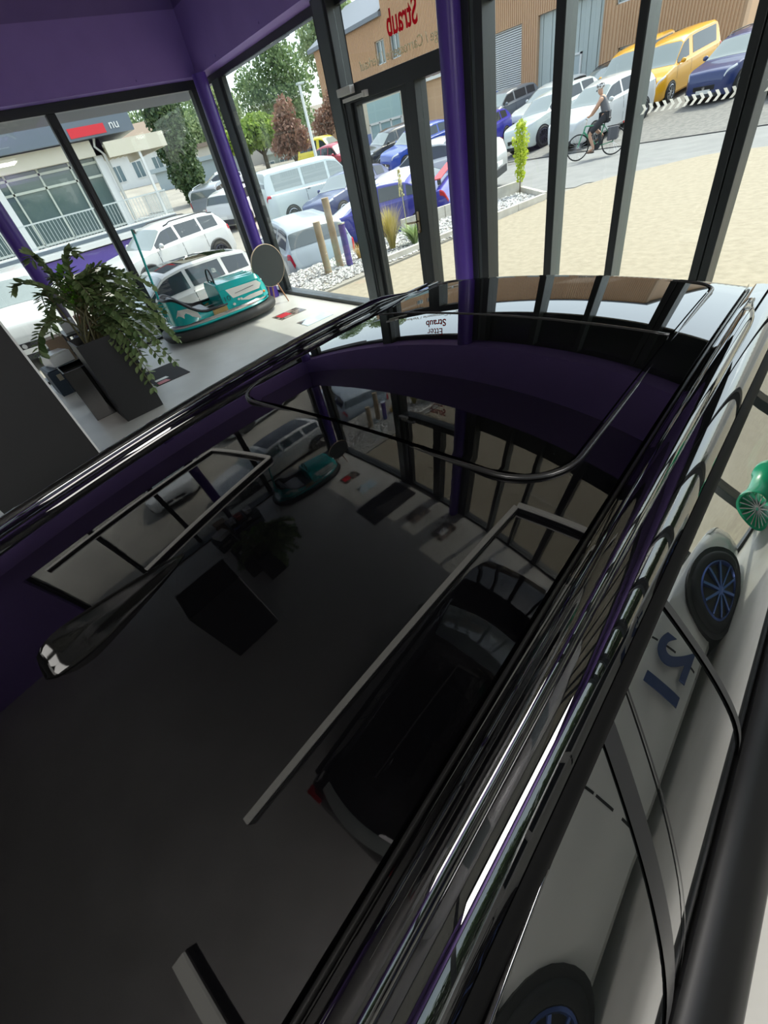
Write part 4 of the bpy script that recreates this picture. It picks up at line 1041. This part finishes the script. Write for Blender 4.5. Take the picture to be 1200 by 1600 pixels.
m.build('roller_door', M_rollm, hl); m = MB(); m.bx(hx(-27.1), hx(-24.25), .19, .3, 0, 5.2); m.build('roller_backing', M_trim, hl)  # dark sheet behind the slats stands for shadow in their gaps
m = MB(); n = 14
for i in range(n): m.bx(hx(-23.15+4.25*i/n), hx(-23.15+4.25*(i+.93)/n), .16+.03*(i % 2), .3, 0, 5.25)
m.build('panel_gate', M_pgrey, hl)
m = MB(); a0, a1 = -21.3, -20.15; m.bx(hx(a0),hx(a0+.09),.08,.2,1.0,3.15); m.bx(hx(a1-.09),hx(a1),.08,.2,1.0,3.15); m.bx(hx(a0),hx(a1),.08,.2,3.06,3.15); m.build('wicket_door_frame', M_wframe, hl)
m = MB(); m.bx(hx(a0+.09),hx(a1-.09),.12,.2,1.0,3.06); m.build('wicket_door', mat('pale_door', (.42,.48,.48), .5), hl)
def hwin(a, b, z0, z1, mull=1):
    f = MB(); d = .07
    f.bx(hx(a),hx(b),.12,.22,z0,z0+d); f.bx(hx(a),hx(b),.12,.22,z1-d,z1)
    for i in range(mull+2): xx = lerp(a+d/2, b-d/2, i/(mull+1)); f.bx(hx(xx-d/2),hx(xx+d/2),.12,.22,z0,z1)
    fo = f.build('window', M_wframe, hl); q = MB(); q.bx(hx(a),hx(b),.18,.24,z0,z1); q.build('glazing', mat('hall_glazing', (.16,.20,.20), .08, ior=1.8), fo)
for a, b, z0, z1, k in ((-17.9,-14.2,1.9,2.82,3),(-18.3,-16.8,4.5,5.6,1),(-38.4,-37.2,6.0,7.35,1),(-36.6,-35.4,6.0,7.35,1)): hwin(a, b, z0, z1, k)
# recessed entrance with the clock, and the rendered part with the blue base
m = MB(); m.bx(hx(-33.7),hx(-30.6),.9,1.0,-.5,5.05); m.bx(hx(-33.7),hx(-33.6),0,1,-.5,5.05); m.bx(hx(-30.7),hx(-30.6),0,1,-.5,5.05); m.bx(hx(-33.7),hx(-30.6),0,1,4.95,5.05); m.build('recess', mat('pale_aqua_wall', (.56,.63,.62), .7), hl)
m = MB(); m.bx(hx(-33.6),hx(-30.7),.15,.35,4.15,4.32)
for i in range(4): m.bx(hx(-33.6+2.9*i/3-.05),hx(-33.6+2.9*i/3+.05),.15,.35,4.3,4.95)
m.build('fanlight_bars', M_wframe, hl)
m = MB(); m.tube([(hx(-32.3)+.42*cos(a), .86, 3.45+.42*sin(a)) for a in lin(0,2*pi,33)[:-1]], .05, 8, True); m.build('clock_ring', M_trim, hl, 60)
m = MB(); m.bx(hx(-32.75),hx(-31.9),.82,.92,1.2,2.2); m.build('dark_hatch', M_trim, hl)
m = MB(); m.bx(hx(-45.5),hx(-33.75),.10,.5,2.05,4.3); m.build('render', M_beige, hl)
m = MB(); m.bx(hx(-45.5),hx(-33.75),.08,.5,-.5,2.05); m.build('painted_base', M_bluew, hl)
m = MB(); m.bx(hx(-40.6),hx(-36.2),-.02,.10,2.7,4.05); m.build('window_blind', mat('aqua_blind', (.36,.50,.50), .5), hl)
m = MB()
for xx in (-40.6,-39.2,-37.7,-36.3): m.bx(hx(xx),hx(xx+.14),-.05,.12,.6,2.65)
m.bx(hx(-40.6),hx(-36.2),-.05,.12,2.55,2.7); m.build('window_frame', M_wframe, hl)
m = MB(); m.bx(hx(-40.5),hx(-36.3),.04,.1,.6,2.6); m.build('window_glazing', mat('aqua_glazing', (.30,.42,.45), .1), hl)
m = MB(); m.bx(hx(-42.9),hx(-42.5),.02,.14,.3,3.5); m.build('downpipe', M_pgrey, hl)

# ------------------------------------------------------------------ showroom with terrace on the left
TX = -25.0
tr = thing('building', 'white glazed showroom with a railed terrace above a purple base wall', 'building', (TX,0,-.55))
Z = lambda z: z+.55
M_cream = mat('cream_steel', (.62,.58,.46), .6); M_white2 = mat('white_render', (.70,.71,.69), .7); M_fascia = mat('slate_fascia', (.12,.15,.18), .5); M_sglass = mat('showroom_glass', (.10,.14,.14), .05, ior=1.7)
m = MB(); m.bx(-.35,.0,-30,7.0,-1,Z(.56)); m.build('base_wall', mat('purple_base_paint', (.13,.085,.36), .6), tr)
m = MB(); m.bx(-6,.25,-30,7.9,Z(.62),Z(.80)); m.bx(-6,.12,-30,7.9,Z(.80),Z(1.02)); m.build('terrace_slab', M_white2, tr)
m = MB(); m.bx(-.3,.14,-30,7.9,Z(.85),Z(.98)); m.build('slab_band', M_fascia, tr)
m = MB(); y = -29.0
m.beam((.05,-29,Z(1.90)),(.05,7.85,Z(1.90)),.05,.05); m.beam((.05,-29,Z(1.13)),(.05,7.85,Z(1.13)),.035,.03)
m.beam((.05,7.85,Z(1.90)),(-4,7.85,Z(1.90)),.05,.05); m.beam((.05,7.85,Z(1.13)),(-4,7.85,Z(1.13)),.035,.03)
m.build('handrail', mat('galvanised', (.60,.64,.63), .4, .4), tr)
m = MB(); y = -12.0
while y < 7.9: m.box((.05,y,Z(1.45)),(.018,.018,.9)); y += .135
y = -4
for k in range(24): m.box((-.1-k*.16,7.85,Z(1.45)),(.018,.018,.9))
o = m.build('balusters', MATS['galvanised'], tr); o['kind'] = 'stuff'
m = MB()
for yy in (-6.3,-2.0,1.85,6.1): m.box((-1.2,yy,Z(2.45)),(.30,.32,3.0))
m.box((-3.8,6.1,Z(2.45)),(.2,.2,3.0)); m.box((-.6,7.7,Z(2.4)),(.10,.10,2.9)); m.build('columns', M_white2, tr)
m = MB(); m.tube([(-.95,6.25,Z(4.1)),(-.95,6.1,Z(3.8)),(-.95,6.35,Z(3.5)),(-.95,6.35,Z(1.0))], .07, 10); m.build('rain_pipe', mat('pipe_grey', (.50,.50,.46), .4), tr, 60)
m = MB(); m.bx(-1.5,-1.3,-30,6.2,Z(1.0),Z(3.55)); m.bx(-7,-1.3,6.1,6.2,Z(1),Z(3.55)); m.build('shop_glazing', M_sglass, tr)
m = MB()
for k in range(26): m.box((-1.27,6.1-k*1.25,Z(2.3)),(.07,.07,2.6))
for zz_ in (1.1,2.9,3.35): m.beam((-1.27,-29,Z(zz_)),(-1.27,6.1,Z(zz_)),.07,.08)
m.build('glazing_bars', mat('pale_bars', (.50,.53,.46), .5), tr)
m = MB(); m.bx(-1.6,-.9,-30,6.4,Z(3.52),Z(4.02)); m.bx(-7,-.9,6.0,6.4,Z(3.52),Z(4.02)); m.build('edge_beam', M_cream, tr)
m = MB(); m.bx(-8,-.55,-30,7.9,Z(4.05),Z(5.0)); m.build('fascia', M_fascia, tr)
m = MB(); m.bx(-7,-.6,6.4,9.0,Z(3.72),Z(3.8))
for k in range(9): m.bx(-7,-.6,6.5+k*.28,6.54+k*.28,Z(3.62),Z(3.73))
m.bx(-7,-.55,8.9,9.0,Z(3.35),Z(3.85)); m.bx(-.62,-.5,6.4,9.0,Z(3.35),Z(3.85)); m.build('canopy', M_cream, tr)
m = MB(); m.bx(-.548,-.53,5.3,6.75,Z(4.12),Z(4.42)); m.build('red_sign', mat('sign_red', (.62,.02,.03), .5), tr)
text_mesh('nu', .42, M_wframe, 'sign_letters', Matrix.Translation((-.53,7.15,Z(4.33))) @ Matrix.Rotation(pi/2,4,'Z') @ Matrix.Rotation(pi/2,4,'X'), tr, .01)
m = MB(); m.bx(-1.26,-1.24,.4,1.2,Z(2.5),Z(2.95)); m.build('red_poster', mat('poster_red', (.35,.05,.06), .5), tr)

# distant houses, walls, lamp
def house(label, x, y, z, rz, w, d, h, wall, roof, wins, rh=1.6, name='house', flat=False):
    t = thing(name, label, 'building', (x,y,z), rz); m = MB(); m.bx(-w/2,w/2,-d/2,d/2,-1,h); m.build('walls', wall, t)
    m = MB()
    if flat: m.bx(-w/2-.3,w/2+.3,-d/2-.3,d/2+.3,h,h+.3)
    else:
        m.add([(-w/2-.4,-d/2-.5,h),(w/2+.4,-d/2-.5,h),(w/2+.4,d/2+.5,h),(-w/2-.4,d/2+.5,h),(-w/2-.4,0,h+rh),(w/2+.4,0,h+rh)], [(0,1,5,4),(2,3,4,5),(0,4,3),(1,2,5),(0,3,2,1)])
    m.build('roof', roof, t)
    for wx, wz, ww, wh in wins:
        f = MB(); f.bx(wx-ww/2,wx+ww/2,-d/2-.05,-d/2+.02,wz,wz+wh); fo = f.build('window', M_wframe, t); q = MB(); q.bx(wx-ww/2+.08,wx-.04,-d/2-.07,-d/2-.04,wz+.08,wz+wh-.08); q.bx(wx+.04,wx+ww/2-.08,-d/2-.07,-d/2-.04,wz+.08,wz+wh-.08); q.build('panes', mat('house_pane', (.14,.20,.22), .1), fo)
    return t
M_rooft = mat('brown_roof_tiles', (.26,.20,.15), .8); M_greyw = mat('blue_grey_wall', (.36,.42,.44), .7)
house('white house with small windows seen under the terrace canopy', -68, 20.1, 1.2, radians(71), 9, 8, 4.4, M_white2, M_rooft, [(-2.5,2.2,1.1,1.5),(-.3,2.2,1.1,1.5),(1.9,2.2,1.1,1.5),(-2.5,.4,.9,.8),(-.5,.4,.9,.8)], 2.5)
house('beige flat building with a pale window behind the cypress', -57, 25.5, .8, radians(66), 11, 4, 3.6, mat('pale_beige', (.56,.52,.44), .8), M_rooft, [(-3.5,1.9,2.2,1.1),(.8,1.9,2.2,1.1)], flat=True, name='building')
house('blue grey garden wall building in front of the beige one', -51.0, 20.6, .5, radians(66), 9, 1.2, 2.7, M_greyw, M_greyw, [], flat=True, name='building')
house('long low pale building with dark car port beyond the yellow van', -50.6, 31.4, .2, radians(60), 7, 3.5, 2.3, mat('sage_render', (.40,.44,.40), .8), mat('pale_eaves', (.50,.53,.50), .7), [(-3.5,.9,1.0,.9),(-2,.9,1.0,.9),(2.5,.8,1.5,.9)], flat=True, name='building')
house('house with brown tiled gable roof behind the copper leaved tree', -69, 50, .5, radians(58), 13, 9, 3.2, M_white2, mat('grey_brown_tiles', (.30,.26,.22), .8), [(-1,1.2,1,1.2),(2,1.2,1,1.2)], 3.0)
lp = thing('street_lamp', 'white street lamp mast in the corner window', 'lamp', (-22.6,14.75,-.4)); m = MB(); m.cyl((0,0,0),(0,0,4.55),.085,.06,12); m.build('mast', M_white2, lp, 40)
m = MB(); m.box((0,.05,4.6),(.18,.36,.08)); m.build('lamp_head', M_pgrey, lp, bevel=.02)

# ------------------------------------------------------------------ trees
Lg = leafmat('tree_green', (.10,.18,.07), (.30,.40,.18), .4); Lp = leafmat('tree_pale_green', (.18,.27,.12), (.42,.50,.26), .4); Lr = leafmat('tree_copper', (.20,.09,.06), (.34,.19,.13), .3); Lc = leafmat('cypress_green', (.03,.07,.03), (.13,.19,.07), .2)
bush_tree('copper_tree', 'copper leaved tree beside the street lamp', 'tree', -28.2,17.0,-.2, 1.9,.09, [(0,0,3.0,.95,.9),(-.3,-.4,2.6,.8,.6),(.3,.4,2.7,.8,.6),(0,.1,3.9,.6,.8),(0,-.3,3.6,.6,.7)], 2600, .22, Lr, bark, seed=8)
bush_tree('copper_tree', 'second copper leaved tree partly behind the wide door jamb', 'tree', -39.0,27.4,.4, 2.0,.1, [(0,0,3.2,1.1,1.0),(.4,.5,3.9,.8,1.0),(-.3,-.5,2.8,.9,.7)], 2200, .24, Lr, bark, seed=9)
bush_tree('column_cypress', 'tall dense column cypress at the corner of the terrace showroom', 'tree', -36.6,13.4,.3, .4,.16, [(0,0,.9,.7,.9),(0,0,2.2,1.2,1.3),(0,0,3.6,1.35,1.3),(0,0,5.0,1.3,1.3),(0,0,6.4,1.1,1.3),(0,0,7.6,.7,1.0)], 15000, .24, Lc, bark, seed=10)
T3 = [('tall loose tree filling the middle of the corner window', -63,37.6,.5, [(0,0,6,3.2,3.0),(-1.5,-2,8,2.6,2.6),(1,2,8.5,2.8,2.8),(0,.5,11,2.4,2.6),(-1,3,5,2.2,2)], Lg, 12),
      ('pale green tree left of the tallest one behind the grey wall', -74,33,.5, [(0,0,5,3,2.4),(0,-3,6,2.4,2.4),(0,2.5,7.5,2.6,2.6),(0,0,9.5,2.2,2.2)], Lp, 13),
      ('loose tall tree directly beside the wide door jamb', -52.5,40,.5, [(0,0,6,3,3),(1,1.5,9,2.8,3),(-1,-1.5,10,2.4,2.6),(0,0,12.5,2.2,2.4)], Lp, 14),
      ('birch like tree behind the column cypress', -82,29,.5, [(0,0,7,3,3),(0,3.5,8.5,2.8,3),(0,-3.5,8,2.6,3),(0,1,11.5,2.6,2.8),(0,6,6.5,2.5,2.5)], Lg, 15),
      ('low bright green bush tree above the grey wall', -45.3,24.2,.5, [(0,0,3.6,1.8,1.2),(0,-2,3.2,1.5,1.0),(0,2,3.3,1.6,1.1)], leafmat('bush_bright', (.18,.30,.05), (.38,.50,.12), .4), 16)]
for lb, x, y, z, blobs, m_, sd in T3: bush_tree('tree', lb, 'tree', x, y, z, 2.2, .22, blobs, 9000, .42, m_, bark, seed=sd, group='trees beyond the car park')
for i, (x, y, s_) in enumerate([(16,-3,.62),(17,3,.7),(15.5,8.5,.6),(14,14,.65)]):
    bush_tree('tree', ['green tree mirrored in the flank of the black car, furthest back', 'green tree mirrored beside the middle of the black car', 'green tree mirrored beside the front of the black car', 'green tree mirrored far along the right of the black car'][i], 'tree', x, y, -.1, 1.2, .14, [(0,0,3.2*s_,1.9,1.5),(.5,1,4.6*s_,1.6,1.4),(-.4,-1,4.4*s_,1.6,1.3)], 3000, .34, Lg, bark, seed=30+i)

hg = thing('hedge', 'tall green hedge mirrored in the right flank of the black car', 'hedge', (11.0,0,-.1)); random.seed(77)
m = MB()
for k in range(9): m.tube([(0,-12+k*4.2,-.2),(0,-12+k*4.2,1.6)], [.06,.03], 6)
m.build('stems', bark, hg); c_ = MB()
for i in range(15000):
    p = Vector((random.uniform(-.7,.7), random.uniform(-15,24), random.uniform(.1,2.5+.4*sin(i)))); d_ = Vector((random.uniform(-1,1), random.uniform(-1,1), random.uniform(-1,1))).normalized(); u_ = d_.orthogonal().normalized()*.17; v_ = d_.cross(u_).normalized()*.11
    c_.add([p-u_,p+v_,p+u_,p-v_], [(0,1,2,3)])
c_.build('foliage', Lc, hg, recalc=False)

# ------------------------------------------------------------------ writing on the rally car
pr = car_pt[rally.name]
def decal(name, ua, ub, ka, kb, m_, sgs=(1,-1), off=.008):
    for sg in sgs:
        q = MB(); rws = []
        for i in range(7): rws.append([pr(lerp(ua,ub,i/6), lerp(ka,kb,j/6), sg, off) for j in range(7)])
        q.grid(rws); q.build(name, m_, rally, 180)
decal('white_roof', .46, .73, 6.3, 7.99, paint('rally_white', (.62,.66,.72)), off=.004)
decal('red_stripe', .86, .93, 3.0, 4.9, M_redp); decal('white_stripe', .80, .855, 1.2, 4.9, M_wframe); decal('bonnet_white', .06, .25, 5.4, 7.99, paint('rally_white', (.62,.66,.72)), off=.004)
m = MB(); m.box((-1.95,0,1.22),(.24,1.35,.03)); m.build('rear_spoiler', M_redp, rally, bevel=.01)
m = MB(); m.box((-1.95,.5,1.13),(.1,.03,.16)); m.box((-1.95,-.5,1.13),(.1,.03,.16)); m.build('spoiler_struts', M_trim, rally)

# ------------------------------------------------------------------ cyclist
by = thing('bicycle', 'green trekking bicycle with rear panniers ridden along the road', 'bicycle', (-9.72,17.22,gz(-9.72,17.22)), radians(180-21))
by.rotation_euler = (0,0,atan2(17.12-17.35, -9.92+9.33)+pi*0)
M_bf = mat('bike_green', (.05,.28,.15), .35); RW = .345; FWX, RWX = .55, -.53
def bwheel(x):
    w_ = bpy.data.objects.new('wheel', None); COL.objects.link(w_); w_.parent = by; w_.location = (x,0,RW)
    m = MB(); m.tube([(RW*.965*cos(a),0,RW*.965*sin(a)) for a in lin(0,2*pi,41)[:-1]], .019, 8, True); m.build('tyre', M_tyre, w_, 180)
    m = MB()
    for k in range(20): a = 2*pi*k/20; m.tube([(.02*cos(a+1),.02*(-1)**k,.02*sin(a+1)), (RW*.93*cos(a),0,RW*.93*sin(a))], .0022, 4)
    m.cyl((0,-.05,0),(0,.05,0),.022,n=10); m.build('spokes', M_chrome, w_)
bwheel(FWX); bwheel(RWX)
m = MB(); BB = (-.05,0,.29); HT = (.36,0,.86); HB = (.40,0,.72); SEATT = (-.20,0,.80)
for a, b, r_ in ((BB,HB,.028),(BB,SEATT,.020),(SEATT,HT,.018),(HT,HB,.022)): m.tube([a, b], r_, 8)
for sg in (1,-1): m.tube([BB,(RWX,.05*sg,RW)], .011, 6); m.tube([SEATT,(RWX,.05*sg,RW)], .009, 6); m.tube([HB,(.46,.05*sg,.62),(FWX,.05*sg,RW)], .014, 6)
m.build('frame', M_bf, by, 60)
m = MB(); m.tube([HT,(.33,0,1.02)], .016, 8); m.tube([(.26,.30,1.05),(.34,.20,1.04),(.34,0,1.02),(.34,-.20,1.04),(.26,-.30,1.05)], .013, 8); m.build('handlebar', M_chrome, by, 60)
m = MB(); m.ell((-.25,0,.94),(.15,.08,.035)); m.tube([SEATT,(-.23,0,.93)], .014, 8); m.build('saddle', M_vinyl, by, 60)
m = MB(); m.box((-.52,0,.74),(.42,.14,.02)); m.build('luggage_rack', M_trim, by)
for sg in (1,-1): m = MB(); m.box((-.50,.13*sg,.56),(.30,.13,.34)); m.build('pannier', mat('pannier_grey', (.09,.09,.10), .6), by, bevel=.03)
m = MB(); m.box((-.12,0,.46),(.10,.08,.30), Matrix.Rotation(radians(17),3,'Y')); m.cyl((-.05,-.07,.29),(-.05,.07,.29),.085,n=18); m.build('motor_and_battery', M_trim, by)
m = MB(); m.box((-.76,0,.78),(.03,.08,.05)); m.build('rear_light', M_taillight, by)
for sg, an in ((1,-.9),(-1,2.24)): m = MB(); e_ = (BB[0]+.17*cos(an),.09*sg,BB[2]+.17*sin(an)); m.tube([(BB[0],.07*sg,BB[2]),(e_[0],e_[1],e_[2])], .010, 6); m.box((e_[0],e_[1]+.05*sg,e_[2]),(.10,.10,.02)); m.build('crank', M_trim, by)
M_skin = mat('skin', (.52,.30,.20), .55)
def skinned(name, verts, edges, radii, m_, parent, root=0, sub=2):
    me = bpy.data.meshes.new(name); me.from_pydata(verts, edges, []); o_ = bpy.data.objects.new(name, me); COL.objects.link(o_)
    o_.modifiers.new('skin', 'SKIN'); s_ = o_.modifiers.new('sub', 'SUBSURF'); s_.levels = sub; s_.render_levels = sub
    for i, r_ in enumerate(radii):
        v = me.skin_vertices[0].data[i]; v.radius = r_ if isinstance(r_, tuple) else (r_, r_); v.use_root = (i == root)
    dg = bpy.context.evaluated_depsgraph_get(); nm = bpy.data.meshes.new_from_object(o_.evaluated_get(dg)); o_.modifiers.clear(); o_.data = nm
    nm.polygons.foreach_set('use_smooth', [True]*len(nm.polygons)); nm.materials.clear(); nm.materials.append(m_); o_.parent = parent; return o_
pe = thing('person', 'cyclist in grey sleeveless top, dark shorts and patterned helmet riding the bicycle', 'person', by.location, 0); pe.rotation_euler = by.rotation_euler
footR, footL = (BB[0]+.17*cos(-.9)+.02, .15, BB[2]+.17*sin(-.9)+.045), (BB[0]+.17*cos(2.24)+.02, -.15, BB[2]+.17*sin(2.24)+.045)
V = [(-.24,0,1.02),(-.20,0,1.16),(-.12,0,1.33),(-.06,0,1.45),(-.03,0,1.53),(.02,0,1.62),(.03,0,1.72)]; Rr = [(.15,.13),(.135,.11),(.155,.11),(.13,.09),(.05,.05),(.075,.085),(.065,.075)]
E = [(i,i+1) for i in range(6)]
for sg, ft in ((1,footR),(-1,footL)):
    b_ = len(V); kn = (ft[0]*.35+.18, .13*sg, lerp(ft[2], .98, .53)+.02)
    V += [(-.20,.10*sg,.99), kn, (ft[0]-.05,.14*sg,ft[2]+.06), (ft[0]+.12,.145*sg,ft[2]-.0)]; Rr += [(.10,.095),(.062,.062),(.042,.042),(.03,.026)]
    E += [(0,b_),(b_,b_+1),(b_+1,b_+2),(b_+2,b_+3)]
    b_ = len(V); hd = (.27,.27*sg,1.075)
    V += [(-.06,.19*sg,1.44),(.08,.25*sg,1.25),(hd[0]-.05,hd[1],hd[2]+.015),(hd[0]+.03,hd[1],hd[2])]; Rr += [(.06,.06),(.042,.042),(.03,.03),(.03,.035)]
    E += [(3,b_),(b_,b_+1),(b_+1,b_+2),(b_+2,b_+3)]
skinned('body', V, E, Rr, M_skin, pe)
skinned('vest', [(-.24,0,1.00),(-.20,0,1.16),(-.12,0,1.33),(-.07,0,1.46),(-.07,.15,1.46),(-.07,-.15,1.46)], [(0,1),(1,2),(2,3),(3,4),(3,5)], [(.175,.15),(.155,.13),(.175,.13),(.14,.10),(.055,.06),(.055,.06)], mat('grey_vest', (.13,.13,.14), .8), pe)
sv = [(-.23,0,1.0)]; se = []; sr = [(.165,.14)]
for sg, ft in ((1,footR),(-1,footL)):
    kn = Vector((ft[0]*.35+.18, .13*sg, lerp(ft[2], .98, .53)+.02)); hp = Vector((-.20,.10*sg,.99)); b_ = len(sv); sv += [tuple(hp), tuple(hp.lerp(kn,.55)), tuple(hp.lerp(kn,.92))]; sr += [(.115,.11),(.098,.095),(.08,.08)]; se += [(0,b_),(b_,b_+1),(b_+1,b_+2)]
skinned('shorts', sv, se, sr, mat('black_shorts', (.025,.025,.03), .7), pe)
m = MB(); m.ell((.015,0,1.755),(.135,.105,.085)); m.build('helmet', mat('helmet_pattern', (.75,.75,.74), .4, noise=(22,(.05,.05,.05),.52,.54)), pe, 180)
m = MB()
for sg in (1,-1): m.box((.115,.03*sg,1.665),(.012,.035,.022))
m.box((.12,0,1.645),(.03,.022,.035)); m.build('sunglasses', M_vinyl, pe, bevel=.004)
for ft, sg in ((footR,1),(footL,-1)): m = MB(); m.ell((ft[0]+.05,.145*sg,ft[2]-.025),(.125,.045,.03)); m.build('sandal', mat('brown_sandal', (.14,.08,.05), .7), pe, 180)

# ------------------------------------------------------------------ light
w = bpy.data.worlds.new('sky'); SCN.world = w; w.use_nodes = True; nt = w.node_tree
bg = nt.nodes['Background']; sky = nt.nodes.new('ShaderNodeTexSky'); sky.sky_type = 'NISHITA'; sky.sun_disc = False
sky.sun_elevation = radians(61); sky.sun_rotation = atan2(.13, 1.0); sky.air_density = 1.0; sky.dust_density = 2.5; sky.ozone_density = 1.0
hs = nt.nodes.new('ShaderNodeHueSaturation'); hs.inputs['Saturation'].default_value = .5; nt.links.new(sky.outputs[0], hs.inputs['Color']); nt.links.new(hs.outputs[0], bg.inputs['Color']); bg.inputs['Strength'].default_value = .44
sd = bpy.data.lights.new('sun', 'SUN'); sd.energy = 3.0; sd.angle = radians(.6); sd.color = (1.0,.95,.86)
so = bpy.data.objects.new('sun', sd); COL.objects.link(so)
el = radians(61); d = Vector((.13, 1.0, 0)).normalized()*cos(el)+Vector((0,0,sin(el))); so.rotation_euler = d.to_track_quat('Z','Y').to_euler()
sd.color = (1.0,.93,.80); so.location = (0,10,20)
# added out-of-frame fill panels, back and right, that brighten the showroom
def fill_panel(label, x, y, L, rz, power):
    t = thing('ceiling_lamp', label, 'ceiling lamp', (x,y,3.5), rz, 'panel lamps at the back of the showroom')
    m = MB(); m.bx(-L/2,L/2,-.66,.66,.03,.10); m.cyl((-L/2+.1,0,.1),(-L/2+.1,0,.15),.01,n=8); m.cyl((L/2-.1,0,.1),(L/2-.1,0,.15),.01,n=8); m.build('housing', M_frame, t)
    m = MB(); m.bx(-L/2+.02,L/2-.02,-.64,.64,.0,.03); m.build('diffuser', mat('lit_panel', (.9,.9,.9), .5, emit=((1,.97,.92), 1.5)), t)
    ld = bpy.data.lights.new('lamp_light', 'AREA'); ld.shape = 'RECTANGLE'; ld.size = L; ld.size_y = 1.28; ld.energy = power; ld.color = (1,.97,.92)
    lo = bpy.data.objects.new('lamp_light', ld); COL.objects.link(lo); lo.parent = t; lo.location = (0,0,-.04)
for i, (x, y) in enumerate([(-6.5,-4.6),(-3.0,-4.8),(.6,-4.6)]): fill_panel(['flat panel lamp above the back left of the showroom','flat panel lamp above the back middle of the showroom','flat panel lamp above the back right of the showroom'][i], x, y, 1.8, 0, 6)
for i, (x, y) in enumerate([(1.35,-3.0),(4.0,1.4)]): fill_panel(['flat panel lamp above the right aisle, further back','flat panel lamp above the right aisle, nearer the front glazing'][i], x, y, 2.2, pi/2, (95, 210)[i])
SCN.view_settings.view_transform = 'Standard'; SCN.view_settings.look = 'None'; SCN.view_settings.gamma = 1.0; SCN.view_settings.use_curve_mapping = False
SCN.view_settings.exposure = 0.2
bpy.context.view_layer.update()
